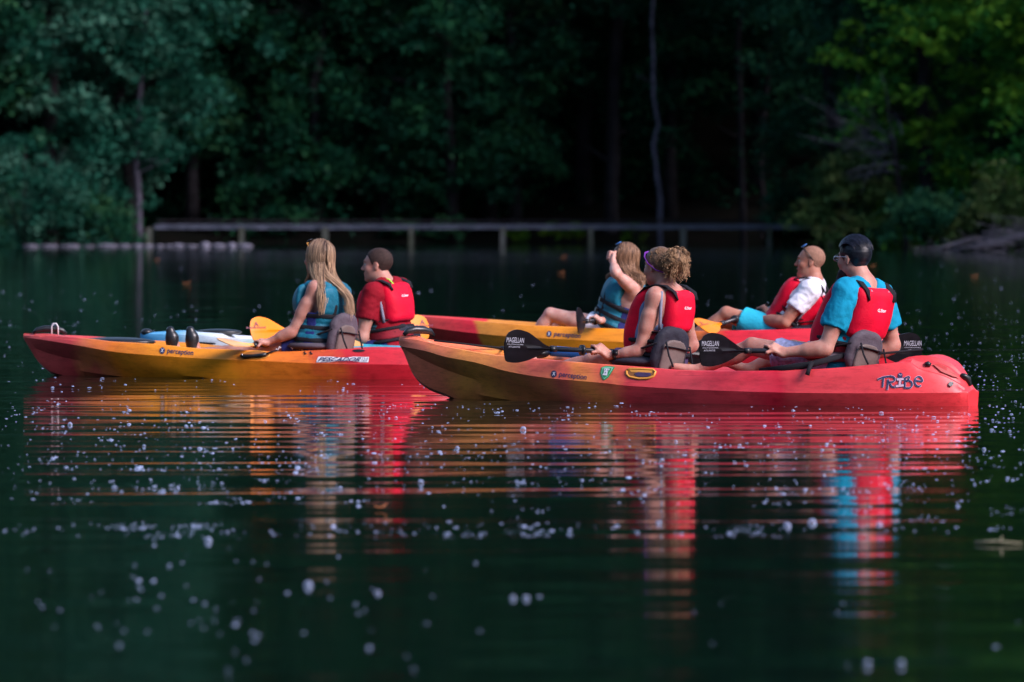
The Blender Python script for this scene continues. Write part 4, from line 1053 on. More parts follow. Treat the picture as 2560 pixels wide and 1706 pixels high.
seat(Bk, 850, 870, 783, 884, .42, -.12, rB, M['seat_pad'], M['seat_back'], .27)

# ---- blue kayak behind it
Ck = Boat(at(352, 936, 44.1), at(1185, 930, 43.5))
rC = kayak_root(Ck, 'light blue and white kayak half hidden behind the left kayak')
f_ = .88; WS3 = [(t, w * f_) for t, w in WS]; WC3 = [(t, w * f_) for t, w in WC]; WB3 = [(t, w * f_) for t, w in WB]
shC = [(0, .26), (.05, .262), (.2, .26), (.27, .245), (.4, .23), (.6, .215), (.8, .19), (1, .18)]
Ck.hull(shC, [(0, .2), (.3, .15), (1, .13)], [(0, .12), (.2, .0), (1, -.02)], [(0, .16), (.03, .02), (.1, -.05), (.9, -.06), (1, .0)],
        [(0, .268), (.12, .278), (.24, .265), (.28, .20), (.32, .12), (.6, .10), (.68, .15), (.8, .13), (.95, .175), (1, .18)], WS3, WC3, WB3, rC,
        hull_mat('blue_hull_plastic', [(0, (.05, .30, .60)), (.06, (.10, .42, .72)), (.16, (.16, .50, .74)), (.20, (.55, .72, .80)), (.34, (.78, .80, .82)), (.42, (.45, .72, .62)), (.55, (.05, .45, .55)), (1, (.03, .35, .5))], Ck.L, nz_amp=.02))
mb = MB(); c0 = at(367, 831, Ck.depth(367)); mb.ball(c0, (.045, .05, .028), 14, 8); build(mb, 'carry_handle', M['black_plastic'], rC)
mb = MB(); c0 = at(545, 845, Ck.depth(545, .1)); mb.ball((c0.x, c0.y, .272), (.18, .10, .025), 20, 8); build(mb, 'hatch_cover', M['black_plastic'], rC)
mb = MB(); P_ = [at(x, y, Ck.depth(x, s_)) for x, y, s_ in ((440, 838, .1), (465, 852, -.2), (500, 858, -.28), (580, 862, -.3))]; mb.tube(P_, .008, 6); build(mb, 'bungee_cord', M['black_web'], rC)
seat(Ck, 1010, 1030, 815, 872, .4, .0, rC, M['seat_dark'], M['seat_back'], .34)

# ---- far tandem kayak
Dk = Boat(at(985, 904, 46.3), at(2268, 912, 45.3))
rD = kayak_root(Dk, 'red and yellow tandem kayak farthest from the camera, behind the front one')
shD = Dk.tab([(990, 786), (1045, 790), (1140, 798), (1257, 808), (1333, 814), (1430, 818), (1545, 823), (1640, 826), (1737, 828), (1880, 826), (2021, 822), (2150, 820), (2215, 822)], WS) + [(.97, .2), (1, .15)]
crD = Dk.tab([(990, 808), (1060, 817), (1140, 828), (1257, 840), (1375, 847), (1541, 855), (1737, 862), (2021, 862), (2200, 860)], WC) + [(1, .12)]
crD = [(t, z) for t, z in crD]
chD = [(0, .26), (.04, .20), (.1, .12), (.2, .05), (.3, 0), (.45, -.03), (1, -.01)]
kD = [(0, .3), (.015, .2), (.035, .08), (.07, .0), (.3, -.08), (.9, -.08), (1, 0)]
zd0 = shD[0][1]
dkD = [(0, zd0 + .01), (.03, zd0), (.06, zd0 - .1), (.1, .22), (.3, .12), (.44, .14), (.5, .14), (.54, .18), (.58, .12), (.78, .13), (.84, .15), (.9, .3), (.94, .32), (1, .17)]
Dk.hull(shD, crD, chD, kD, dkD, WS, WC, WB, rD, hull_mat('far_hull_plastic', [(0, PINK), (.08, (.64, .08, .05)), (.12, (.62, .05, .04)), (.205, RED), (.213, (.68, .26, .035)), (.35, YEL), (.50, YEL), (.56, (.70, .27, .04)), (.66, (.68, .14, .03)), (.70, RED), (1, RED)], Dk.L, nz_amp=.008))
perception(Dk, 1366, 838, 1452, 845, 15, rD, M['print_navy'])
seat(Dk, 1575, 1590, 775, 850, .2, .0, rD, M['seat_dark'], M['seat_back'], .36)
seat(Dk, 2070, 2095, 770, 850, .2, .0, rD, M['seat_dark'], M['seat_back'], .36)

# ================================================================== PEOPLE
def nrm(v): v = np.asarray(v, float); return v / (np.linalg.norm(v) + 1e-12)
def basis(yaw, pitch=0.0, roll=0.0):
    """rows: forward, left, up; yaw 0 faces -X, positive turns away from the camera"""
    y, p = R(yaw), R(pitch)
    F = np.array([-math.cos(y) * math.cos(p), math.sin(y) * math.cos(p), math.sin(p)])
    Lf = nrm(np.cross([0, 0, 1], F)); U = np.cross(F, Lf)
    if roll:
        c, s = math.cos(R(roll)), math.sin(R(roll)); Lf, U = Lf * c + U * s, U * c - Lf * s
    return np.array([F, Lf, U])

def hand(wrist, grip, axis, back, side=1, rs=0.0155, k=1.0):
    """five fingers closed round a shaft: wrist, shaft point, shaft direction, direction of the back of the hand"""
    a = nrm(axis); u = V3(back) - a * np.dot(back, a); u = nrm(u)
    v = grip - wrist; v = v - a * np.dot(v, a) - u * np.dot(v, u)
    v = nrm(v) if np.linalg.norm(v) > 1e-4 else nrm(np.cross(a, u))
    P = []; rf = 0.0088 * k; R0 = rs + rf + 0.002
    pt = lambda off, ang, rr: grip + a * off + (u * math.cos(R(ang)) + v * math.sin(R(ang))) * rr
    ks = []
    for i, ln in enumerate((0.94, 1.0, 0.95, 0.8)):
        off = side * (0.031 - 0.0205 * i) * k
        q = [pt(off, -28, R0 + .008), pt(off, 38, R0 + .010 * ln), pt(off, 105 * ln, R0 + .001), pt(off, 175 * ln, R0 - .001)]
        ks.append(q[0])
        P += [(cap(q[0], q[1], rf * 1.12, rf * 1.05), .004), (cap(q[1], q[2], rf * 1.03, rf), .002), (cap(q[2], q[3], rf, rf * .85), .002)]
    kc = sum(ks) / 4; L3 = nrm(wrist - kc); N = nrm(np.cross(a, L3)); W = nrm(np.cross(L3, N)); c = (kc + wrist) / 2
    P.append((bx(c * 1.0 + (kc - wrist) * 0.06, (np.linalg.norm(kc - wrist) * .40, 0.026 * k, 0.0035), 0.0115, np.array([L3, W, N])), .018))
    b = wrist * .55 + kc * .45 + a * side * .030 * k
    t1 = pt(side * .047, -95, R0 + .006); t2 = pt(side * .036, -150, R0)
    P += [(cap(b, t1, .0135 * k, .0112 * k), .012), (cap(t1, t2, .011 * k, .0092 * k), .003)]
    return P

def head_prims(c, B, hs=1.0, male=True, mouth=0.0):
    P = []; S = []
    w = lambda f, l, u: c + (B[0] * f + B[1] * l + B[2] * u) * hs
    e = lambda f, l, u, r: ell(w(f, l, u), np.array(r) * hs, B)
    j = 1.0 if male else .90; dj = -0.008 * mouth
    P += [(e(-.012, 0, .036, (.096, .076, .086)), .01), (e(.032, 0, -.018, (.062, .060 * (j * .5 + .5), .088)), .03),
          (e(.036, 0, -.074 + dj, (.052, .052 * j, .036)), .03), (e(.074, 0, -.100 + dj, (.020, .024 * j, .017)), .02),
          (e(.0, .0, -.045, (.055, .060 * j, .055)), .03)]
    P += [(cap(w(.084, .022, .026), w(.084, -.022, .026), .013 * hs * j), .02)]
    for s in (1, -1):
        P += [(e(.058, s * .040, -.026, (.028, .024, .026)), .02)]
    S += [(cap(w(.098, s * .031, .006), w(.098, s * .036, .004), .0135 * hs), .014) for s in (1, -1)]
    nose = [(cap(w(.088, 0, .012), w(.112, 0, -.024), .0075 * hs, .0108 * hs), .012), (e(.104, .010, -.030, (.012, .008, .0075)), .006), (e(.104, -.010, -.030, (.012, .008, .0075)), .006)]
    lip = [(e(.091, 0, -.058, (.013, .022, .0062)), .006), (e(.087, 0, -.070 + 2.2 * dj, (.013, .020, .0070)), .006)]
    cut = [(e(.098, 0, -.064 + dj * 1.2, (.022, .018, .0022 + .011 * mouth)), .002)]
    ears = []
    for s in (1, -1):
        ears += [(e(-.008, s * .076, .000, (.019, .007, .031)), .006), (e(-.004, s * .074, -.022, (.010, .006, .012)), .005)]
    ecut = [(e(.002, s * .084, .002, (.009, .006, .017)), .004) for s in (1, -1)]
    return P, S, nose, lip, cut, ears, ecut, w

def strands(paths, r, tints, name, m, parent, n=4, taper=.35):
    V = []; F = []; T = []
    for q, tn in zip(paths, tints):
        q = np.asarray(q); k = len(q); o = len(V)
        for i in range(k):
            t = nrm(q[min(i + 1, k - 1)] - q[max(i - 1, 0)]); a = nrm(np.cross(t, [0.3, 0.9, 0.2])); b = np.cross(t, a)
            rr = r * (1 - (1 - taper) * (i / (k - 1)) ** 2)
            for j in range(n):
                g = 2 * math.pi * j / n; V.append(q[i] + (a * math.cos(g) + b * math.sin(g)) * rr); 
        for i in range(k - 1):
            for j in range(n):
                F.append((o + i * n + j, o + i * n + (j + 1) % n, o + (i + 1) * n + (j + 1) % n, o + (i + 1) * n + j))
                T.append(min(1, max(0, tn[0] + (tn[1] - tn[0]) * (i / (k - 1)))))
    me = mesh_np(name, np.array(V), np.array(F))
    a = me.attributes.new('tint', 'FLOAT', 'FACE'); a.data.foreach_set('value', np.array(T, np.float32))
    return link(name, me, m, parent)

def person(label, boat, side, pel, neck, yaw, head, hyaw, hpitch, arms, legs, skin, w=1.0, male=True, hs=1.0, mouth=0.0, droll=0.0, belly=0.0, body_h=0.0065):
    D = lambda q: V3(at(q[0], q[1], boat.depth(q[0], side) + (q[2] if len(q) > 2 else 0)))
    C = {}
    pelv = D(pel); nk = D(neck); U = nrm(nk - pelv); T = np.linalg.norm(nk - pelv)
    Bh = basis(yaw); F = nrm(Bh[0] - U * np.dot(Bh[0], U)); Lf = np.cross(U, F); B = np.array([F, Lf, U]); kT = T / .52
    W = lambda f, l, u: pelv + F * f + Lf * l + U * (u * kT)
    root = thing('person', tuple(pelv), label, 'person', 'paddlers sitting in the kayaks')
    root['_'] = 0; del root['_']
    m = 1.0 if male else .9
    E = lambda f, l, u, r: ell(W(f, l, u), r, B)
    tor = [(E(-.01, 0, .01, (.125, .165 * w * (1.0 if male else 1.02), .12)), .05), (E(.0, 0, .15, (.105 * w, .145 * w * m, .15)), .05), (E(0, 0, .32, (.118 * w, .158 * w * m, .17)), .05),
           (E(-.03, .075 * w, .40, (.075, .085, .12)), .04), (E(-.03, -.075 * w, .40, (.075, .085, .12)), .04),
           (E(.045, .065 * w, .36, (.07, .075, .07)), .04), (E(.045, -.065 * w, .36, (.07, .075, .07)), .04),
           (cap(W(-.015, .14 * w * m, .46), W(-.015, -.14 * w * m, .46), .058 * w), .04),
           (cap(W(-.02, .10 * w, .475), W(-.012, .02, .535), .045, .045), .04), (cap(W(-.02, -.10 * w, .475), W(-.012, -.02, .535), .045, .045), .04)]
    if belly: tor.append((E(.045 + belly * .5, 0, .17, (.10 + belly * .5, .14 * w, .17)), .06))
    hc = D(head); HB = basis(hyaw, hpitch, droll)
    HP, HS, nose, lip, cut, ears, ecut, hw = head_prims(hc, HB, hs, male, mouth)
    nb = W(-.015, 0, .50); nkc = [(cap(nb, hw(-.022, 0, -.05), .064 * m * w, .056 * (1.0 if male else .86)), .03)]
    C['sh'] = [W(-.012, .165 * w * m, .462), W(-.012, -.165 * w * m, .462)]
    armp = []; hands = []; C['arms'] = []
    for i, a in enumerate(arms):
        sh = C['sh'][i]; el = D(a['el']); wr = D(a['wr']); gr = D(a['gr'])
        la = w * (1.0 if male else .86)
        up = [(E(-.01, (.16 if i == 0 else -.16) * w * m, .45, (.060 * la, .058 * la, .07)), .03), (cap(sh, el, .053 * la, .041 * la), .03), (cap(sh * .65 + el * .35, sh * .45 + el * .55, .054 * la, .05 * la), .03)]
        fo = [(cap(el, wr, .041 * la, .027 * la), .015), (cap(el * .85 + wr * .15, el * .6 + wr * .4, .045 * la, .040 * la), .03)]
        ax = V3(a['ax']); armp += up + fo; hands += hand(wr, gr, ax, V3(a['back']), a.get('s', 1), a.get('rs', .0155), .95 if male else .86)
        hands.append((cap(wr, wr * .7 + gr * .3, .027 * la, .023 * la), .015))
        C['arms'].append((sh, el, wr, gr, la))
    legp = []; C['legs'] = []
    for i, l in enumerate(legs):
        s = 1 if i == 0 else -1; hip = W(.0, s * .085 * w, .0); kn = D(l['kn']); an = D(l['an']); th = l.get('k', 1.0) * (1.0 if male else .95)
        legp += [(cap(hip, kn, .088 * th, .055 * th), .03), (cap(hip * .7 + kn * .3, hip * .4 + kn * .6, .084 * th, .072 * th), .03), (cap(kn, an, .052 * th, .036 * th), .012),
                 (ell(kn * .68 + an * .32 - np.array([0, 0, .01]), (.085, .052 * th, .052 * th), basis_from(an - kn)), .03)]
        ft = nrm(V3(l.get('ft', (-.6, 0, .8)))); legp += [(cap(an + V3((.02, 0, -.01)), an + ft * l.get('fl', .16), .036, .024), .02)]
        C['legs'].append((hip, kn, an, th, ft))
    allp = tor + nkc + armp + legp
    pts = np.array([b for q, _ in allp + hands + HP for b in bound(q)]); lo = pts.min(0) - .03; hi = pts.max(0) + .03
    g = Grid(lo, hi, body_h)
    for q, k in allp: g.add(q, k)
    for q, k in HP: g.add(q, k)
    for q, k in HS: g.sub(q, k)
    for q, k in nose + lip + ears: g.add(q, k)
    for q, k in cut + ecut: g.sub(q, k)
    for q, k in hands: g.add(q, k)
    body = link('body', g.mesh('body'), skin, root)
    for s in (1, -1):
        mb = MB(); c = hw(.078, s * .0315, .005); mb.ball(Vector(c), .0125 * hs, 14, 10)
        c2 = hw(.0865, s * .0315, .004); mb2 = MB(); mb2.ball(Vector(c2), .0062 * hs, 10, 8)
        e_ = build(mb, 'eye', M['eye_white'], body); build(mb2, 'iris', M['iris'], e_) if False else build(mb2, 'iris', M['iris'], body)
        mb = MB(); mb.tube([Vector(hw(.094, s * .014, .024)), Vector(hw(.096, s * .030, .031)), Vector(hw(.080, s * .050, .026))], [.0025, .0038, .0018], 6); build(mb, 'eyebrow', M['brow'], body)
    C.update(root=root, body=body, pel=pelv, B=B, T=T, kT=kT, W=W, w=w, m=m, tor=tor, hc=hc, HB=HB, hw=hw, hs=hs, D=D, boat=boat, side=side, male=male, nkc=nkc)
    return C

def basis_from(d):
    a = nrm(d); b = nrm(np.cross([0, 0, 1], a)); return np.array([a, b, np.cross(a, b)])

def shirt(C, m, sleeve=0.55, neck_r=.072, neck_u=.50, u0=-.06, inf=.013, seed=1, name='shirt', tank=False, amp=.006):
    B = C['B']; o = C['pel']; kT = C['kT']
    g = Grid((-.24, -.42, -.16), (.34, .42, .64), .0085, o, B)
    for q, k in C['tor']: g.add(q, k, inf)
    X, Y, Z = g.XYZ()
    if not tank:
        for i, (sh, el, wr, gr, la) in enumerate(C['arms']):
            e = sh + (el - sh) * sleeve
            h = Grid((-.24, -.42, -.16), (.34, .42, .64), .0085, o, B)
            q = C['W'](-.01, (.16 if i == 0 else -.16) * C['w'] * C['m'], .45)
            h.add(cap(q, sh, .056 * la, .054 * la), .03, .008)
            h.add(ccap(sh, e, .055 * la, .060 * la), .02, .010)
            pr = tf(cap(sh, e, .1, .1), o, B); a, b = pr[1], pr[2]; d = nrm(b - a)
            cutp = (X - b[0]) * d[0] + (Y - b[1]) * d[1] + (Z - b[2]) * d[2]
            h.D = np.maximum(h.D, cutp.astype(np.float32))
            g.D = smin(g.D, h.D, .035)
    g.inter((u0 - Z) + 0 * X + 0 * Y, .01)
    g.sub(cap(C['W'](-.01, 0, neck_u), C['W'](.01, 0, .7), neck_r, neck_r + .02), .012)
    if tank:
        for s in (1, -1):
            g.sub(cap(C['W'](-.01, s * .165 * C['w'], .34), C['W'](-.01, s * .18 * C['w'], .60), .075, .09), .02)
            g.sub(cap(C['W'](-.08, s * .12 * C['w'], .34), C['W'](-.10, s * .10 * C['w'], .50), .05, .06), .02)
    me = g.mesh(name); crumple(me, amp, 21, seed, (1, 1, .55)); crumple(me, amp * .4, 70, seed + 9)
    return link(name, me, m, C['root'])

def pfd(C, m, seed=1, lo_u=.16, lo_f=None, hi_u=.50, th=.052, teal=False, logo=True, belt=True, pw=.15, tfr=.012, side_m=None):
    B = C['B']; o = C['pel']; kT = C['kT']; W = C['W']; w = C['w']; mm = C['m']
    g = Grid((-.30, -.40, -.08), (.34, .40, .62), .0080, o, B)
    for q, k in C['tor']: g.add(q, k, th)
    X, Y, Z = g.XYZ()
    g.D = (g.D - tfr * np.clip(X / .06, 0, 1)).astype(np.float32)
    zl, zh = lo_u * kT, hi_u * kT
    zf_ = (lo_f if lo_f is not None else lo_u) * kT; zlo = zl + (zf_ - zl) * np.clip(X / .05 + .5, 0, 1)
    g.inter(np.maximum(zlo - Z, Z - zh) + 0 * Y, .045)
    g.sub(cap(W(-.01, 0, .44 if teal else .47), W(.03, 0, .75), .085 if teal else .070, .12), .03)
    if not teal:
        # separate front and back pads: open at the sides and over the shoulders
        sl = .050 - np.abs(X - .0) + 0 * Y + 0 * Z
        g.D = smax(g.D, sl.astype(np.float32), .03)
        for s in (1, -1):
            g.sub(cap(W(.02, s * .235 * w, .20), W(.0, s * .20 * w, .60), .085, .085), .035)
        g.inter(np.abs(Y) - pw * w + 0 * X + 0 * Z, .05)
    else:
        for s in (1, -1):
            g.sub(cap(W(-.005, s * .205 * w, .33), W(-.005, s * .23 * w, .60), .088, .10), .035)
        # seams between the foam pads
        for u in (.10, .18, .26): g.D += (0.006 * np.exp(-((Z - u * kT) / .010) ** 2)).astype(np.float32)
    me = g.mesh('life_vest'); crumple(me, .0045 if not teal else .008, 17 if not teal else 30, seed, (1, 1, .6)); crumple(me, .0012, 60, seed + 3)
    v = link('life_vest', me, m, C['root'])
    # webbing and straps hug the padded torso
    def band(name, mt, inf, cond, h=.008, kk=.006):
        g = Grid((-.30, -.40, -.08), (.34, .40, .62), h, o, B)
        for q, k in C['tor']: g.add(q, k, inf)
        X, Y, Z = g.XYZ(); g.D = (g.D - (tfr if teal else 0) * np.clip(X / .06, 0, 1)).astype(np.float32); g.D = smax(g.D, (cond(X, Y, Z) + 0 * X + 0 * Y + 0 * Z).astype(np.float32), kk)
        try: return link(name, g.mesh(name), mt, v)
        except ValueError: return None
    if teal:
        for u in (.245, .145, .045): band('strap', M['black_web'], th + .007, lambda X, Y, Z: np.abs(Z - u * kT) - .017)
        for s in (1, -1): band('side_panel', M['navy'], th + .003, lambda X, Y, Z: np.maximum(np.maximum(np.abs(X + .02) - .035, Z - .27 * kT), .05 - s * Y))
        for s in (1, -1):
            band('strap', M['black_web'], th + .006, lambda X, Y, Z: np.maximum(np.maximum(np.abs(Y - s * .10) - .014, np.abs(Z - .19 * kT) - .16 * kT), .02 - np.abs(X)))
    else:
        if belt:
            band('waist_belt', M['dark_red'], .030, lambda X, Y, Z: np.abs(Z - .115 * kT) - .042)
            band('strap', M['black_web'], .040, lambda X, Y, Z: np.abs(Z - .15 * kT) - .012)
            band('strap', M['black_web'], .040, lambda X, Y, Z: np.abs(Z - .055 * kT) - .012)
        band('side_mesh', side_m or M['dark_red'], .018, lambda X, Y, Z: np.maximum(np.maximum(np.abs(X) - .075, np.abs(Z - .13 * kT) - .10 * kT), .08 - np.abs(Y)))
        # side adjustment straps
        for s in (1, -1):
            p = [W(-.10, s * .135 * w, .22), W(.0, s * .175 * w, .215), W(.10, s * .13 * w, .22)]
            mb = MB(); mb.tube(p, .012, 6, flat=.35); build(mb, 'strap', M['black_web'], v)
            # grey piping along the rear pad edge
            q = [W(-.062 - .01 * math.sin(t * 3.14), s * (.150 * w + .018 * math.sin(t * 3.14)), lo_u + .015 + t * (.27)) for t in (0, .2, .4, .6, .8, 1)]
            mb = MB(); mb.tube(q, .011, 6); build(mb, 'piping', M['grey_pipe'], v)
        mb = MB(); q = [W(-.125 - .008 * math.cos(t), .085 * math.sin(t) * w, hi_u - .004 - .035 * math.cos(t)) for t in (-1.3, -.8, -.3, .3, .8, 1.3)]; mb.tube(q, .008, 6); build(mb, 'piping', M['grey_pipe'], v)
    for q_, ff in ((.15, 1), (.055, 1)) if not teal else ((.245, 1), (.135, 1)):
        for l_ in (.05,):
            c = W(.118 * w + th + .02, l_, q_); mb = MB(); mb.box(Vector(c), (.008, .024, .014), Matrix(B).transposed()); build(mb, 'buckle', M['black_plastic'], v, False)
    for s in (1, -1):
        x1 = .115 * w
        q = [W(-.155, s * x1 * .9, .45), W(-.135, s * x1, .505), W(-.07, s * x1, .545), W(.0, s * x1, .548), (W(.07, s * x1, .525)), W(.13, s * x1 * .9, .46)]
        if not teal:
            mb = MB(); mb.tube(q, [.024, .027, .028, .028, .027, .022], 10, flat=.22, upv=tuple(C['B'][2])); build(mb, 'shoulder_strap', M['black_web'], v)
        else:
            q = [W(-.12, s * x1, .43), W(-.10, s * x1, .49), W(-.03, s * x1, .525), W(.05, s * x1, .50), W(.11, s * x1, .43)]
            mb = MB(); mb.tube(q, [.045, .040, .036, .040, .045], 12, flat=.7, upv=tuple(C['B'][2])); build(mb, 'shoulder_pad', m, v)
    if logo:
        uv, tr = text_tris('G.Star', .2, .02); bv = BVHTree.FromPolygons([x.co[:] for x in me.vertices], [tuple(p.vertices) for p in me.polygons])
        vs = []
        for a, b in uv:
            s_ = W(-.45, .045 - .085 * a, .385 + .020 * b); h = bv.ray_cast(Vector(s_), Vector(C['B'][0]))
            vs.append(tuple(h[0] - Vector(C['B'][0]) * .004) if h[0] else tuple(W(-.17, .045 - .085 * a, .385 + .02 * b)))
        m2 = bpy.data.meshes.new('lettering'); m2.from_pydata(vs, [], tr); m2.update(); link('lettering', m2, M['print_white'], v)
    return v

def shorts(C, m, frac=.55, inf=.016, seed=4, frac2=None, name='shorts', top=.08):
    P = [(ell(C['W'](-.01, 0, .01), (.125, .165 * C['w'], .12), C['B']), .04)]
    L_ = []
    for i, (hip, kn, an, th, ft) in enumerate(C['legs']):
        fr = frac if i == 0 or frac2 is None else frac2
        e = hip + (kn - hip) * fr; L_.append((hip, e, th))
    pts = np.array([C['pel'] - .26, C['pel'] + .26] + [q for h, e, t in L_ for q in (e - .13, e + .13)])
    g = Grid(pts.min(0), pts.max(0), .009); g.add(P[0][0], .03, inf)
    X, Y, Z = g.XYZ()
    for h, e, th in L_:
        q = Grid(pts.min(0), pts.max(0), .009); q.add(cap(h, e, .090 * th, .086 * th), .02, inf)
        d = nrm(e - h); q.D = np.maximum(q.D, ((X - e[0]) * d[0] + (Y - e[1]) * d[1] + (Z - e[2]) * d[2]).astype(np.float32)); g.D = smin(g.D, q.D, .03)
    U = C['B'][2]; tp = C['W'](0, 0, top)
    g.inter((X - tp[0]) * U[0] + (Y - tp[1]) * U[1] + (Z - tp[2]) * U[2], .01)
    me = g.mesh(name); crumple(me, .008, 24, seed); return link(name, me, m, C['root'])

def scalp(C, name, m, inf, hl, k=.006, extra=(), h=.005, amp=0.0, freq=60, aniso=None, seed=2, tint=None):
    """hair as a layer over the skull; hl(f, l) gives the height of the hairline in head units"""
    hs = C['hs']; B = C['HB']; o = C['hc']
    g = Grid(np.array((-.16, -.13, -.16)) * hs, np.array((.16, .13, .20)) * hs, h, o, B)
    g.add(ell(C['hw'](-.012, 0, .036), np.array((.096, .076, .086)) * hs, B), .01, inf)
    g.add(ell(C['hw'](.0, 0, -.04), np.array((.060, .062, .055)) * hs, B), .03, inf * .6)
    X, Y, Z = g.XYZ()
    for q, kk in extra: g.add(q, kk)
    g.D = smax(g.D, (hl(X / hs, Y / hs) * hs - Z).astype(np.float32), k)
    me = g.mesh(name)
    if amp: crumple(me, amp, freq, seed, aniso)
    o_ = link(name, me, m, C['root'])
    if tint is not None:
        n = len(me.polygons); a = me.attributes.new('tint', 'FLOAT', 'FACE'); a.data.foreach_set('value', np.clip(np.random.default_rng(seed).normal(tint, .08, n), 0, 1).astype(np.float32))
    return o_
def hl_short(X, Y):
    # high over the brow, down past the temples, round the ear, low on the nape
    return np.interp(X, [-.2, -.05, -.02, .004, .022, .045, .06, .10], [-.062, -.050, -.005, .030, -.004, .045, .066, .085]) + 0 * Y
M['hair_brown'] = mat('dark_brown_hair', (0.035, 0.018, 0.014), 0.75, 0.3, noise=0.3, nscale=60, bump=.5, bscale=220)
M['hair_sandy'] = mat('sandy_stubble', (0.26, 0.135, 0.09), 0.8, 0.3, noise=0.15, nscale=60, bump=.3, bscale=220)
M['hair_black'] = mat('black_hair', (0.004, 0.005, 0.010), 0.42, 0.45, noise=0.3, nscale=60, bump=.12, bscale=120)
M['beard'] = mat('dark_beard', (0.018, 0.014, 0.016), 0.8, 0.3, noise=0.4, nscale=60, bump=.9, bscale=150)
M['hair_blonde'] = hair_mat('blonde_streaked_hair', (0.045, 0.023, 0.018), (0.62, 0.40, 0.24))
M['hair_light'] = hair_mat('light_brown_hair', (0.085, 0.045, 0.028), (0.36, 0.20, 0.11))
M['hair_curly'] = hair_mat('curly_golden_hair', (0.080, 0.040, 0.022), (0.60, 0.37, 0.20), .5)

def polyline(pts, n=12):
    """smooth curve through points"""
    pts = [V3(p) for p in pts]; out = []
    P = [2 * pts[0] - pts[1]] + pts + [2 * pts[-1] - pts[-2]]
    m_ = len(pts) - 1
    for j in range(n + 1):
        x = j / n * m_; i = min(int(x), m_ - 1); t = x - i; a, b, c, d = P[i], P[i + 1], P[i + 2], P[i + 3]
        out.append(0.5 * ((2 * b) + (-a + c) * t + (2 * a - 5 * b + 4 * c - d) * t * t + (-a + 3 * b - 3 * c + d) * t ** 3))
    return out
def long_hair(C, m, locks, n, r, seed, roots_f=(-.9, .75), wavy=0.0, name='hair', base=.25, tipt=.75):
    """locks: list of (way points in photo pixels with depth offset, spread radius, weight, which side of the head: +1 near, -1 far, 0 back)"""
    g = np.random.default_rng(seed); hs = C['hs']; paths = []; tn = []
    for pts, sp, wt, sd in locks:
        W_ = [C['D'](q) for q in pts]
        for i in range(int(n * wt)):
            # root on the skull
            if sd == 0: l = g.uniform(-.8, .8); f = g.uniform(-.9, .1)
            else: l = sd * abs(g.uniform(.05, .95)); f = g.uniform(*roots_f)
            u = math.sqrt(max(0.02, 1 - min(.95, l * l * .85 + f * f * .7)))
            u = u * g.uniform(.55, 1)
            v_ = nrm((f, l, u)); p0 = C['hw'](*(np.array((-.012, 0, .036)) + v_ * np.array((.104, .085, .096))))
            sgn = 1.0 if l > 0 else -1.0; R1 = np.array((.106, .088, .097)) * g.uniform(.98, 1.05); c0 = np.array((-.012, 0, .036))
            p0 = C['hw'](*(c0 + nrm((f * .8, sgn * abs(g.normal(0, .12)), 1.0)) * R1))
            sp_ = (f - .1, sgn * (.9 if sd else abs(l)), .0) if sd else (-.95, l * .7, .0)
            ym = C['hw'](*(c0 + nrm((sp_[0] * .9, sp_[1] * .75, .62)) * R1)); yn = C['hw'](*(c0 + nrm((sp_[0], sp_[1], .12)) * R1))
            p1 = C['hw'](*(c0 + np.array((0, 0, -.055)) + nrm((sp_[0], sp_[1], -.05)) * R1 * .99))
            off = g.normal(size=3); off = nrm(off) * (g.random() ** .5)
            q = [w_ + off * sp[j] for j, w_ in enumerate(W_)]; q[0] = q[0] * .4 + np.array((p1[0], p1[1], W_[0][2])) * .6; q = [p0, ym, yn, p1] + q
            if g.random() < .25: q = q[:-1] + [q[-1] * g.uniform(.6, .95) + q[-2] * 0.0 + q[-2] * (1 - 0.0) * 0] if False else q
            line = polyline(q, 22)
            if wavy:
                ph = g.uniform(0, 6.28); a = nrm(g.normal(size=3))
                line = [p + a * wavy * math.sin(ph + 9.0 * j / 22 * 1.8) * (j / 22) for j, p in enumerate(line)]
            cutk = g.integers(18, 24); line = line[:cutk]
            paths.append(line); b0 = g.normal(base, .20); tn.append((b0, b0 + g.normal(tipt - base, .18)))
    return strands(paths, r, tn, name, m, C['root'])

def shades(C, up=True, frame='black_plastic', lens='iris'):
    """sunglasses pushed up on the head, or spectacles worn on the nose"""
    hw = C['hw']; mb = MB()
    if up:
        for s in (1, -1): 
            mb.tube([Vector(hw(.060, s * .058, .105)), Vector(hw(.02, s * .082, .065)), Vector(hw(-.025, s * .084, .015))], .0032, 6)
        mb.tube([Vector(hw(.060, .058, .105)), Vector(hw(.078, .0, .112)), Vector(hw(.060, -.058, .105))], .0035, 6)
        g = build(mb, 'sunglasses', M[frame], C['root'])
        for s in (1, -1):
            mb = MB(); mb.ball(Vector(hw(.056, s * .030, .122)), (.026, .024, .006), 14, 6, Matrix(C['HB']).transposed() @ Matrix.Rotation(R(35), 3, 'Y')); build(mb, 'lens', M[lens], g)
    else:
        for s in (1, -1):
            mb.tube([Vector(hw(.108, s * .056, .012)), Vector(hw(.05, s * .078, .014)), Vector(hw(-.008, s * .082, .012))], .0022, 6)
            ring = [Vector(hw(.110 - .006 * abs(math.sin(a)), s * .034 + .024 * math.cos(a), .003 + .019 * math.sin(a))) for a in [6.283 * i / 16 for i in range(17)]]
            mb.tube(ring, .0018, 5)
        mb.tube([Vector(hw(.112, .010, .008)), Vector(hw(.113, -.010, .008))], .002, 5)
        g = build(mb, 'glasses', M['steel'], C['root'])
        for s in (1, -1):
            mb = MB(); mb.ball(Vector(hw(.107, s * .034, .003)), (.0022, .022, .017), 14, 8, Matrix(C['HB']).transposed()); build(mb, 'lens', M['glass'], g)
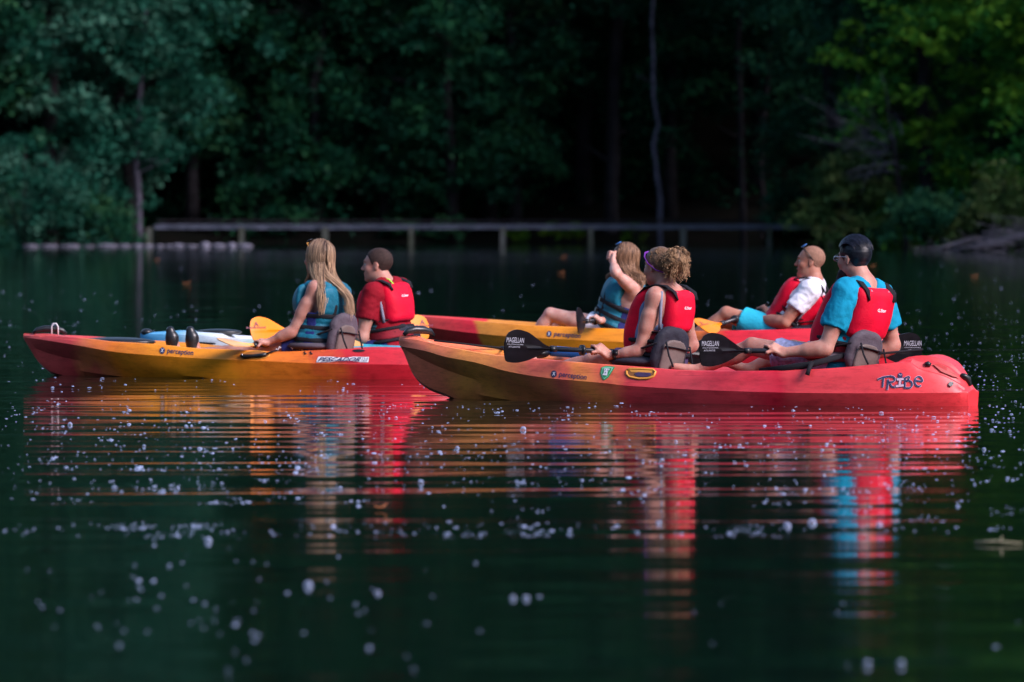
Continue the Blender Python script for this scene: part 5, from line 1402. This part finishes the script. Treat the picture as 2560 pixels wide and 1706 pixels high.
mg = bpy.data.materials.new('thin_glass'); mg.use_nodes = True; nt = mg.node_tree
gl = nt.nodes.new('ShaderNodeBsdfGlossy'); gl.inputs['Roughness'].default_value = .05; tp = nt.nodes.new('ShaderNodeBsdfTransparent'); mx = nt.nodes.new('ShaderNodeMixShader'); lw = nt.nodes.new('ShaderNodeFresnel'); lw.inputs[0].default_value = 1.6
ma = nt.nodes.new('ShaderNodeMath'); ma.operation = 'ADD'; ma.inputs[1].default_value = .18; nt.links.new(lw.outputs[0], ma.inputs[0])
nt.links.new(ma.outputs[0], mx.inputs[0]); nt.links.new(tp.outputs[0], mx.inputs[1]); nt.links.new(gl.outputs[0], mx.inputs[2]); nt.links.new(mx.outputs[0], nt.nodes['Material Output'].inputs[0]); M['glass'] = mg

MAG = [('MAGELLAN', .350, .220, .030, .062, M['print_grey'], 0.1), ('OUTDOORS', .345, .225, .016, .023, M['print_grey'], 0), ('ATLANTIS', .335, .250, -.001, .009, M['print_grey'], 0)]
AQ = [('aquabound', .385, .215, .004, .030, M['print_maroon'], .2), ('A', .315, .275, .026, .060, M['print_maroon'], 0)]

# ---------------- man with the beard, rear seat of the front kayak
def sl(B_, px, py, off): return at(px, py, B_.depth(px) + off)
pc3, pe3 = sl(A, 1750, 878, -.83), sl(A, 2292, 876, .62)
ax3 = V3(pe3 - pc3)
def on_line(p0, p1, px):
    """point of the line p0-p1 above photo column px"""
    lo, hi = 0.0, 1.0
    for _ in range(40):
        t = (lo + hi) / 2; q = p0.lerp(p1, t); x = 1280 + FPX * q.x / q.y
        if x < px: lo = t
        else: hi = t
    return p0.lerp(p1, (lo + hi) / 2)
def dd(B_, q, side): 
    px = 1280 + FPX * q.x / q.y; return q.y - B_.depth(px, side)
def pxy(q):
    r_ = _cr.transposed() @ (q - CAMP); return 1280 + FPX * r_.x / -r_.z, 853 - FPX * r_.y / -r_.z
g1, g2 = on_line(pc3, pe3, 1926), on_line(pc3, pe3, 2150)
C3 = person('bearded man in cyan shirt and red life vest at the rear of the front kayak', A, 0, (2116, 915), (2160, 712), 40, (2136, 648), 44, 0,
    [dict(el=(2064, 872, -.27), wr=(1958, 882, dd(A, g1, 0) + .03), gr=(*pxy(g1), dd(A, g1, 0)), ax=ax3, back=(0.1, -.2, 1), s=-1),
     dict(el=(2232, 862, .30), wr=(2178, 893, dd(A, g2, 0) + .0), gr=(*pxy(g2), dd(A, g2, 0)), ax=ax3, back=(.2, .1, 1))],
    [dict(kn=(1880, 866, -.14), an=(1752, 924, -.12), ft=(-1, 0, .1)), dict(kn=(1982, 872, .22), an=(1872, 925, .1), ft=(-.9, 0, .3))],
    M['skin_fair'], w=1.12, hs=1.06, belly=.05)
shirt(C3, M['cyan_shirt'], .62, seed=3, amp=.017)
pfd(C3, M['red_vest'], 2, lo_u=.20, lo_f=.02, hi_u=.52, pw=.165)
shorts(C3, M['plaid'], .72, seed=2)
scalp(C3, 'hair', M['hair_black'], .005, lambda X, Y: np.interp(X, [-.2, -.05, -.02, .004, .022, .045, .10], [-.060, -.050, -.002, .022, -.020, -.01, .03]) + 0 * Y, extra=[(ell(C3['hw'](.01, 0, .085), (.080, .058, .046), C3['HB']), .03)], amp=.0022, freq=230, aniso=(.25, 1, 1))
hw = C3['hw']; H = C3['HB']
g = Grid((-.06, -.11, -.26), (.16, .11, .03), .006, C3['hc'], H)
for f, l, u, r_, k in ((.040, 0, -.078, (.062, .064, .048), .02), (.082, 0, -.108, (.038, .044, .044), .03), (.094, 0, -.160, (.040, .044, .064), .03)): g.add(ell(hw(f, l, u), r_, H), k)
X, Y, Z = g.XYZ(); g.D = smax(g.D, np.maximum(Z + .030 + .35 * (X - .03) * (X < .03), -.002 - X).astype(np.float32) + 0 * Y, .012); 
me = g.mesh('beard'); crumple(me, .004, 90, 6); link('beard', me, M['beard'], C3['root'])
g_ = np.random.default_rng(8); ps = []; tn = []
for i in range(420):
    l = g_.uniform(-1, 1); a0 = g_.uniform(25, 60); a1 = a0 + g_.uniform(50, 120); k_ = []
    for j in range(12):
        a = R(min(168, a0 + (a1 - a0) * j / 11)); cl = math.sqrt(max(.05, 1 - (l * .86) ** 2)); lift = 1.00 + .06 * max(0, math.cos(a - R(75)))
        k_.append(C3['hw'](-.012 + .106 * cl * math.cos(a) * lift, .088 * l * (.9 + .1 * math.sin(a)), .036 + .101 * cl * math.sin(a) * lift + g_.normal(0, .0012)))
    ps.append(k_); t_ = g_.uniform(0, 1) ** 2; tn.append((t_, t_))
M['hair_black2'] = hair_mat('black_slick_hair', (.003, .004, .008), (.020, .024, .045), .3)
strands(ps, .0021, tn, 'hair_lock', M['hair_black2'], C3['root'], 4, .5)
shades(C3, False)
paddle(pc3, pe3, 'black bladed paddle held by the bearded man in the front kayak', M['carbon'], .36, .205, [(0.1, -1, .0), (0.1, -1, -.05)], MAG, 'paddles')

# ---------------- woman with the curly bun, front seat of the front kayak
pc, pe = sl(A, 1262, 868, -.86), sl(A, 1800, 890, .55); ax = V3(pe - pc)
g1, g2 = on_line(pc, pe, 1491), on_line(pc, pe, 1655)
C2 = person('woman with curly hair, purple headband and red life vest in the front kayak', A, 0, (1654, 905), (1664, 722), 32, (1648, 668), 44, 0,
    [dict(el=(1598, 878, -.20), wr=(1523, 890, dd(A, g1, 0) + .03), gr=(*pxy(g1), dd(A, g1, 0)), ax=ax, back=(0.1, -.2, 1), s=-1),
     dict(el=(1732, 862, .26), wr=(1682, 896, dd(A, g2, 0)), gr=(*pxy(g2), dd(A, g2, 0)), ax=ax, back=(.2, .1, 1))],
    [dict(kn=(1480, 903, -.14), an=(1345, 935, -.10), ft=(-.4, 0, .9)), dict(kn=(1490, 903, .14), an=(1350, 935, .12), ft=(-.4, 0, .9))],
    M['skin_fair'], w=1.0, male=False, hs=.98, belly=.04)
shirt(C2, M['grey_blue'], .5, neck_r=.10, neck_u=.44, seed=7, name='tank_top', tank=True, amp=.004)
pfd(C2, M['red_vest'], 4, lo_u=.22, lo_f=.04, hi_u=.515, pw=.14)
shorts(C2, M['plum'], .6, seed=6)
def hl_w(X, Y): return np.interp(X, [-.2, -.05, -.015, .004, .022, .05, .08, .10], [-.030, -.022, -.006, .024, .010, .040, .070, .075]) + 0 * Y
scalp(C2, 'hair', M['hair_curly'], .008, hl_w, amp=.004, freq=85, seed=4, tint=.12)
g_ = np.random.default_rng(3); hw = C2['hw']; paths = []; tn = []
bun = hw(-.150, .01, .060)
for i in range(500):
    if i < 440:
        d = nrm(g_.normal(size=3)); r0 = g_.random() ** .4; c = bun + d * r0 * np.array((.076, .070, .098)) + np.array((.008, 0, -.018)); ln = g_.uniform(.03, .08)
    else:
        v_ = nrm((g_.uniform(-.9, .8), g_.uniform(-1, 1), g_.uniform(.1, 1))); c = hw(*(np.array((-.012, 0, .036)) + v_ * np.array((.104, .084, .095)))); d = nrm(g_.normal(size=3) + np.array([.8, 0, 0])); ln = g_.uniform(.02, .05)
    a = nrm(np.cross(d, g_.normal(size=3))); b = np.cross(nrm(d), a); rr = g_.uniform(.005, .011); ph = g_.uniform(0, 6.28); tw = g_.uniform(1.5, 3.0)
    dn = np.array((0, 0, -1.0)) * .5 + d * .5
    paths.append([c + dn * ln * (j / 10) + (a * math.cos(ph + tw * 6.28 * j / 10) + b * math.sin(ph + tw * 6.28 * j / 10)) * rr for j in range(11)])
    t_ = g_.normal(.62 if i < 400 else .30, .25); tn.append((t_, t_ + .2))
strands(paths, .0026, tn, 'hair_curl', M['hair_curly'], C2['root'], 3)
g = Grid(bun - .12, bun + .12, .008); g.add(ell(bun + np.array((0, 0, -.015)), (.054, .052, .068)), .01); me = g.mesh('hair_bun'); crumple(me, .012, 60, 5); o = link('hair_bun', me, M['hair_curly'], C2['root'])
a = me.attributes.new('tint', 'FLOAT', 'FACE'); a.data.foreach_set('value', np.full(len(me.polygons), .25, np.float32))
mb = MB(); q = []
for i in range(15):
    t = -1.25 + 2.5 * i / 14; q.append(Vector(hw(.082 * math.cos(t) - .0 , .094 * math.sin(t), .070 - .09 * abs(math.sin(t)) ** 2.2)))
q = [Vector(hw(-.085, .048, -.035)), Vector(hw(-.045, .082, -.018))] + q[::-1][0:0] + [Vector(hw(.01, .094, .022)), Vector(hw(.055, .078, .062)), Vector(hw(.088, .035, .088)), Vector(hw(.094, 0, .094)), Vector(hw(.088, -.035, .088)), Vector(hw(.055, -.078, .062)), Vector(hw(.01, -.094, .022)), Vector(hw(-.045, -.082, -.018)), Vector(hw(-.085, -.048, -.035))]
mb.tube(polyline_v(q) if False else q, .0085, 6, flat=.4, upv=None); build(mb, 'headband', M['purple'], C2['root'])
wr = Vector(C2['arms'][0][2]); el_ = Vector(C2['arms'][0][1]); dv = (el_ - wr).normalized(); c = wr + dv * .035
mb = MB(); mb.tube([c - dv * .010, c + dv * .010], .031, 16); wt = build(mb, 'watch', M['black_plastic'], C2['root'])
mb = MB(); mb.box(c + Vector((.004, -.026, .014)), (.016, .008, .017), Matrix.Rotation(R(-25), 3, 'X')); build(mb, 'watch_face', M['carbon'], wt)
paddle(pc, pe, 'black bladed paddle held by the woman with the curly bun', M['carbon'], .36, .205, [(0.1, -1, .0), (.1, -1, .0)], MAG, 'paddles')

# ---------------- man in red, in the blue kayak
pc, pe = sl(Ck, 627, 828, -.82), sl(Ck, 1062, 822, .35); ax = V3(pe - pc)
g1, g2 = on_line(pc, pe, 860), on_line(pc, pe, 940)
C1 = person('man with buzzed dark hair, red shirt and red life vest in the blue kayak', Ck, 0, (985, 868), (958, 710), 33, (944, 664), 12, 0,
    [dict(el=(906, 842, -.22), wr=(868, 842, dd(Ck, g1, 0) + .02), gr=(*pxy(g1), dd(Ck, g1, 0)), ax=ax, back=(0, -.2, 1), s=-1),
     dict(el=(1000, 830, .3), wr=(950, 835, dd(Ck, g2, 0) + .02), gr=(*pxy(g2), dd(Ck, g2, 0)), ax=ax, back=(0, .2, 1))],
    [dict(kn=(800, 862, -.1), an=(690, 885, -.1)), dict(kn=(800, 862, .12), an=(690, 885, .12))], M['skin_fair'], w=1.08, hs=1.02, belly=.03)
shirt(C1, M['red_shirt'], .60, seed=13, amp=.015)
ms_ = mat('teal_striped_mesh', (.02, .10, .13), .8, .2); ms_n = ms_.node_tree; wv = ms_n.nodes.new('ShaderNodeTexWave'); wv.bands_direction = 'Z'; wv.inputs['Scale'].default_value = 14; tcn = ms_n.nodes.new('ShaderNodeTexCoord'); rr_ = ms_n.nodes.new('ShaderNodeValToRGB')
ms_n.links.new(tcn.outputs['Object'], wv.inputs['Vector']); ms_n.links.new(wv.outputs[0], rr_.inputs[0]); rr_.color_ramp.elements[0].color = (.01, .02, .03, 1); rr_.color_ramp.elements[1].color = (.04, .22, .28, 1); ms_n.links.new(rr_.outputs[0], ms_n.nodes['Principled BSDF'].inputs['Base Color'])
pfd(C1, M['red_vest'], 6, side_m=ms_, lo_u=.19, lo_f=.08, hi_u=.51)
shorts(C1, M['navy'], .6, seed=9)
scalp(C1, 'hair', M['hair_brown'], .0045, hl_short, amp=.001, freq=200)
mb = MB(); hw = C1['W']; mb.tube([Vector(hw(-.13, .05, .49)), Vector(hw(-.09, .05, .545)), Vector(hw(-.06, .07, .56)), Vector(hw(-.05, .08, .53))], .005, 6); build(mb, 'cord', M['lime'], C1['root'])
mb = MB(); mb.tube([Vector(hw(.09, .125, .50)), Vector(hw(.115, .13, .46)), Vector(hw(.13, .12, .40))], .006, 6); build(mb, 'cord', M['lime'], C1['root'])
paddle(pc, pe, 'yellow bladed paddle lying across the lap of the man in the blue kayak', M['yellow_blade'], .35, .185, [(0.1, -1, .25), (.1, -1, .2)], AQ, 'paddles')

# ---------------- blonde woman in the left kayak
pc, pe = sl(Bk, 560, 864, -.60), sl(Bk, 886, 862, .75); ax = V3(pe - pc)
g1, g2 = on_line(pc, pe, 648), on_line(pc, pe, 770)
C4 = person('woman with long straight blonde hair in a teal life vest, in the left kayak', Bk, 0, (800, 862), (810, 706), 26, (797, 646), 33, 0,
    [dict(el=(730, 830, -.20), wr=(667, 857, dd(Bk, g1, 0) + .02), gr=(*pxy(g1), dd(Bk, g1, 0)), ax=ax, back=(0, -.2, 1), s=-1),
     dict(el=(800, 830, .28), wr=(780, 848, dd(Bk, g2, 0)), gr=(*pxy(g2), dd(Bk, g2, 0)), ax=ax, back=(0, .2, 1))],
    [dict(kn=(640, 876, -.10), an=(486, 886, -.08), fl=.10, ft=(.05, 0, 1)), dict(kn=(636, 878, .12), an=(436, 886, .10), fl=.10, ft=(.05, 0, 1))], M['skin_fair'], w=1.02, male=False, hs=1.0)
shirt(C4, M['navy'], .5, neck_r=.10, neck_u=.44, seed=17, name='tank_top', tank=True, amp=.005)
pfd(C4, M['teal_vest'], 8, lo_u=.0, hi_u=.50, teal=True, logo=False)
shorts(C4, M['navy'], .5, seed=11)
scalp(C4, 'hair_cap', M['hair_blonde'], .006, lambda X, Y: np.interp(X, [-.2, -.03, .01, .05, .08, .10], [-.10, -.09, -.06, .0, .055, .075]) + 0 * Y, amp=.002, freq=150, aniso=(1, 1, .3), tint=.2)
long_hair(C4, M['hair_blonde'], [
    ([(800, 688, -.15), (805, 735, -.20), (803, 783, -.21)], (.050, .042, .028), .36, 1),
    ([(822, 684, -.04), (826, 702, -.07), (830, 722, -.09)], (.045, .04, .03), .16, 0),
    ([(775, 680, .02), (768, 705, .06), (762, 735, .10)], (.028, .020, .012), .14, 1),
    ([(842, 688, -.08), (868, 740, -.10), (876, 792, -.12)], (.030, .036, .045), .34, 1),
    ([(840, 690, .04), (860, 740, .0), (870, 788, -.03)], (.045, .050, .050), .22, 0)], 620, .0036, 21, base=.18, tipt=.75)
shades(C4, True, 'yellow_in', 'iris')
for i, (hip, kn, an, th, ft) in enumerate(C4['legs']):
    g = Grid(an - .16, an + V3((.16, .16, .28)), .008); d = nrm(V3((-.10, 0, 1))); g.add(cap(an + V3((-.015, 0, .0)), an + d * .12, .043, .043), .02); g.add(cap(an + d * .10 + V3((-.01, 0, 0)), an + d * .17 + V3((-.012, 0, 0)), .043, .030), .02)
    link('shoe', g.mesh('shoe'), M['black_plastic'], C4['root'])
# pale swirl print on the shorts
bm2 = BVHTree.FromObject(C4['body'], bpy.context.evaluated_depsgraph_get())
for x0, y0, sgn in ((690, 872, 1), (728, 868, 1), (748, 874, -1)):
    q = [at(x0 + 12 * t, y0 + 5 * math.sin(6 * t) * sgn, Bk.depth(x0) - .21) for t in (0, .25, .5, .75, 1)]
    mb = MB(); mb.tube(q, .0045, 5); build(mb, 'trim', M['print_white'], C4['root'])
paddle(pc, pe, 'amber bladed paddle lying low in the lap of the blonde woman in the left kayak', mat('amber_blade', (.80, .42, .14), .3, .5, noise=.05), .34, .19, [(0.1, -.35, 1), (.1, -.4, 1)], None, 'paddles')

# ---------------- woman shading her eyes, front seat of the far kayak
pc, pe = sl(Dk, 1436, 806, -1.0), sl(Dk, 1610, 792, 1.0); ax = V3(pe - pc)
g2 = on_line(pc, pe, 1484)
C5 = person('woman in teal life vest raising her arm to her face in the far kayak', Dk, 0, (1532, 825), (1582, 703), -6, (1560, 648), 2, 6,
    [dict(el=(1540, 684, -.30), wr=(1532, 654, -.17), gr=(1527, 641, -.12), ax=V3((.2, .3, 1)), back=(0.3, -1, .1), s=1),
     dict(el=(1515, 800, .2), wr=(1500, 802, dd(Dk, g2, 0) + .02), gr=(*pxy(g2), dd(Dk, g2, 0)), ax=ax, back=(0, 0, 1))],
    [dict(kn=(1376, 786, -.08), an=(1322, 862, -.06), ft=(-.9,0,.2)), dict(kn=(1400, 800, .14), an=(1350, 865, .12), ft=(-.9,0,.2))], M['skin_pale'], w=.98, male=False, hs=.95)
shirt(C5, M['navy'], .5, neck_r=.10, neck_u=.44, seed=27, name='tank_top', tank=True, amp=.005)
pfd(C5, M['teal_vest'], 12, lo_u=-.02, hi_u=.50, teal=True, logo=False)
shorts(C5, M['white_shirt'], .42, seed=13)
scalp(C5, 'hair_cap', M['hair_light'], .007, lambda X, Y: np.interp(X, [-.2, -.03, .01, .05, .08, .10], [-.10, -.09, -.06, .0, .055, .075]) + 0 * Y, amp=.003, freq=110, aniso=(1, 1, .4), tint=.3)
long_hair(C5, M['hair_light'], [
    ([(1592, 680, -.10), (1600, 700, -.12), (1598, 722, -.14)], (.035, .040, .035), .40, 1),
    ([(1580, 680, -.12), (1588, 700, -.14), (1592, 712, -.15)], (.03, .03, .03), .2, 1),
    ([(1596, 680, .06), (1604, 700, .06), (1602, 718, .05)], (.04, .045, .035), .25, 0),
    ([(1530, 676, .10), (1522, 690, .12), (1520, 700, .12)], (.02, .02, .012), .15, -1)], 420, .0040, 31, wavy=.010, base=.3, tipt=.62)
shades(C5, True, 'black_plastic', 'print_blue')
paddle(pc, pe, 'dark bladed paddle pointing at the camera, held by the woman shading her eyes', M['carbon'], .36, .20, [(1, .15, .1), (1, .1, .1)], None, 'paddles')

# ---------------- man with open mouth, rear seat of the far kayak
pc, pe = sl(Dk, 1752, 826, -.75), sl(Dk, 2075, 726, .75)
pe = sl(Dk, 1985, 752, .78); ax = V3(pe - pc)
g1 = on_line(pc, pe, 1858); g2 = on_line(pc, pe, 1905)
C6 = person('open mouthed man leaning back in white shirt and red life vest', Dk, 0, (1948, 832), (2034, 704), 8, (2026, 656), 4, 4,
    [dict(el=(1962, 806, -.24), wr=(1876, 796, dd(Dk, g1, 0) - .0), gr=(*pxy(g1), dd(Dk, g1, 0)), ax=ax, back=(0, -.3, 1), s=-1),
     dict(el=(1975, 800, .28), wr=(1920, 790, dd(Dk, g2, 0)), gr=(*pxy(g2), dd(Dk, g2, 0)), ax=ax, back=(0, .3, 1))],
    [dict(kn=(1816, 784, -.10), an=(1722, 858, -.08), ft=(-.9,0,.2)), dict(kn=(1800, 800, .14), an=(1700, 860, .12), ft=(-.9,0,.2))], M['skin_tan'], w=1.06, hs=1.0, mouth=1.0)
shirt(C6, M['white_shirt'], .58, seed=33, u0=-.03, amp=.018)
pfd(C6, M['red_vest'], 15, lo_u=.16, lo_f=.02, hi_u=.47, tfr=.0)
shorts(C6, M['cyan_shorts'], .72, seed=21)
scalp(C6, 'hair', M['hair_sandy'], .0032, lambda X, Y: np.interp(X, [-.2, -.05, -.02, .004, .022, .045, .06, .10], [-.055, -.045, -.005, .030, .022, .075, .10, .12]) + 0 * Y, amp=.0006, freq=200)
shades(C6, True, 'black_plastic', 'print_blue')
paddle(pc, pe, 'yellow bladed paddle held by the open mouthed man in the far kayak', M['yellow_blade'], .36, .20, [(-.35, -1, .15), (0, -1, .2)], AQ, 'paddles')

# ================================================================== BUBBLES AND FLOATING BITS
mbub = bpy.data.materials.new('foam_bubble'); mbub.use_nodes = True; nt = mbub.node_tree; p = nt.nodes['Principled BSDF']
p.inputs['Base Color'].default_value = (.44, .54, .80, 1); p.inputs['Roughness'].default_value = .18
tp = nt.nodes.new('ShaderNodeBsdfTransparent'); mx = nt.nodes.new('ShaderNodeMixShader'); lw = nt.nodes.new('ShaderNodeLayerWeight'); lw.inputs[0].default_value = .45
at_ = nt.nodes.new('ShaderNodeAttribute'); at_.attribute_name = 'tint'
ma = nt.nodes.new('ShaderNodeMath'); ma.operation = 'ADD'; ma.use_clamp = True; nt.links.new(lw.outputs['Facing'], ma.inputs[0]); nt.links.new(at_.outputs['Fac'], ma.inputs[1])
nt.links.new(ma.outputs[0], mx.inputs[0]); nt.links.new(tp.outputs[0], mx.inputs[1]); nt.links.new(p.outputs[0], mx.inputs[2]); nt.links.new(mx.outputs[0], nt.nodes['Material Output'].inputs[0])
def bubbles():
    g = np.random.default_rng(44); P = []
    hull_boxes = [(A, .46), (Bk, .40), (Ck, .40), (Dk, .46)]
    def ok(x, y):
        for b_, w_ in hull_boxes:
            q = Vector((x, y, 0)) - b_.P0; a = q.dot(b_.u); c = q.dot(b_.v)
            if -.05 < a < b_.L + .05 and abs(c) < w_: return False
        return True
    def put(px, py, r):
        q = atw(px, py)
        if ok(q.x, q.y): P.append((q.x, q.y, r))
    # loose scatter, denser round the boats, in small clusters
    for i in range(900):
        py = 960 + 260 * g.beta(1.5, 1.5) + (60 if g.random() < .3 else 0); px = g.uniform(-100, 2660)
        if py < 1000 and 60 < px < 2400 and g.random() < .5: continue
        put(px, py, g.lognormal(math.log(.0065), .5))
    for i in range(110):
        cx = g.uniform(0, 2560); cyy = g.uniform(1010, 1290); n = g.integers(3, 11)
        for k in range(n): put(cx + g.normal(0, 22), cyy + g.normal(0, 6), g.lognormal(math.log(.010), .45))
    for i in range(1100):                          # fine sparkle behind and beside the boats
        py = 640 + 340 * g.random() ** .6; px = g.uniform(-100, 2660)
        if g.random() < (.55 if 900 < px < 2100 else .1): continue
        put(px, py, g.lognormal(math.log(.0105), .40))
    for i in range(260): put(g.uniform(2120, 2600), g.normal(900, 60), g.lognormal(math.log(.008), .3))
    for i in range(120): put(g.uniform(2250, 2600), g.normal(1040, 42), g.lognormal(math.log(.012), .35))
    for i in range(420): put(g.uniform(60, 2440), 1010 + 250 * g.random() ** 1.3, g.lognormal(math.log(.0075), .35))
    for i in range(150):    # drift line of foam in the foreground
        px = g.uniform(-60, 2620); put(px, 1325 + g.normal(0, 9) + 8 * math.sin(px * .004), g.lognormal(math.log(.0115), .4))
    for cx, cyy, n in ((330, 1318, 40), (480, 1318, 30), (430, 1340, 20), (980, 1330, 16), (1150, 1338, 20), (1340, 1335, 26), (1860, 1322, 34), (700, 1240, 30), (600, 1250, 18), (2330, 1300, 18), (2530, 1280, 16), (560, 1260, 22)):
        for k in range(n): put(cx + g.normal(0, 38), cyy + g.normal(0, 5), g.lognormal(math.log(.009), .35))
    for i in range(60): put(g.normal(420, 230), g.normal(1510, 75), g.lognormal(math.log(.0135), .3))
    for i in range(26): put(g.uniform(0, 2560), g.uniform(1400, 1680), g.lognormal(math.log(.011), .3))
    big = [(1308, 1075, .024), (1143, 1122, .016), (175, 1063, .020), (663, 1056, .013), (520, 1354, .020), (1968, 1318, .022), (2030, 1310, .025), (770, 1466, .021), (1646, 1310, .015), (944, 1486, .014), (2168, 1662, .014), (2252, 1662, .014), (1052, 1208, .018), (990, 1046, .013), (1690, 1106, .013), (1982, 1028, .013), (2198, 1314, .017), (360, 1117, .013), (2060, 1191, .012), (1315, 1498, .014), (1282, 1498, .014), (2460, 1125, .014)]
    for x, y, r in big: put(x, y, r)
    nb = len(big)
    T = []; V = []; F = []; nu, nv = 9, 5
    th = np.linspace(0, math.pi / 2, nv); ph = np.arange(nu) * 2 * math.pi / nu
    base = np.stack([(np.sin(th)[:, None] * np.cos(ph)[None]).ravel(), (np.sin(th)[:, None] * np.sin(ph)[None]).ravel(), (np.cos(th)[:, None] * np.ones(nu)[None]).ravel()], 1)
    fb = np.array([(j * nu + i, (j + 1) * nu + i, (j + 1) * nu + (i + 1) % nu, j * nu + (i + 1) % nu) for j in range(nv - 1) for i in range(nu)])
    for i, (x, y, r) in enumerate(P):
        r = min(r, .028) * ((.52 if y > 24.5 else .40) if i < len(P) - nb else .68); hh = g.uniform(.15, .5) if i < len(P) - nb else 1.1
        V.append(base * np.array([r, r, r * hh]) + np.array([x, y, 0.001])); F.append(fb + i * nv * nu)
        T += [g.uniform(.0, .55) if i < len(P) - nb else .12] * len(fb)
    me = mesh_np('foam_bubbles', np.concatenate(V), np.concatenate(F))
    a = me.attributes.new('tint', 'FLOAT', 'FACE'); a.data.foreach_set('value', np.array(T, np.float32)); return me
tag(link('foam_bubbles', bubbles(), mbub), 'white bubbles and foam specks scattered over the water', kind='stuff')
# fallen leaves and a floating stick
M['dry_leaf'] = mat('dry_leaf', (.45, .16, .05), .7, .3, noise=.3)
M['straw'] = mat('straw', (.20, .19, .12), .7, .3, noise=.2)
for i, (px, py, lab) in enumerate(((392, 652, 'orange leaf floating far out at the left, upper one of the pair'), (465, 712, 'orange leaf floating beyond the left kayak'), (1402, 685, 'pale fallen leaf floating left of the woman shading her eyes'), (1408, 645, 'reddish leaf floating near the far boardwalk posts'), (2180, 668, 'yellow leaf floating right of the bearded man'), (2434, 694, 'small brown leaf floating at the far right'), (780, 1134, 'orange leaf floating in the reflection of the blonde woman'), (950, 1276, 'small orange leaf floating below the left kayak'))):
    q = atw(px, py); s = 2.2 if py < 800 else 1; v = [(-.05, 0, .012), (-.02, .03, .004), (.03, .028, .006), (.06, 0, .02), (.03, -.028, .006), (-.02, -.03, .004), (0, 0, .002)]
    me = bpy.data.meshes.new('floating_leaf'); me.from_pydata([(a * s * .5, b * s * .5, c * s + .003) for a, b, c in v], [], [(0, 1, 6), (1, 2, 6), (2, 3, 6), (3, 4, 6), (4, 5, 6), (5, 0, 6)]); me.update()
    sm = me.copy(); o = link('floating_leaf', me, M['dry_leaf']); o.location = (q.x, q.y, .004)
    md = o.modifiers.new('thickness', 'SOLIDIFY'); md.thickness = .002; tag(o, lab, 'leaf', 'leaves floating on the lake')
q0, q1 = atw(2436, 1362), atw(2556, 1364); r_ = thing('floating_stick', tuple(q0), 'pale straw coloured stick floating in the right foreground', 'stick')
mb = MB(); mb.tube([q0 + Vector((0, 0, .008)), q0.lerp(q1, .4) + Vector((0, .01, .012)), q1 + Vector((0, 0, .008))], [.0045, .0055, .003], 7); build(mb, 'stem', M['straw'], r_)
mb = MB(); mb.tube([q0.lerp(q1, .5) + Vector((0, 0, .01)), q0.lerp(q1, .6) + Vector((0, .02, .03))], [.004, .002], 5); build(mb, 'twig', M['straw'], r_)
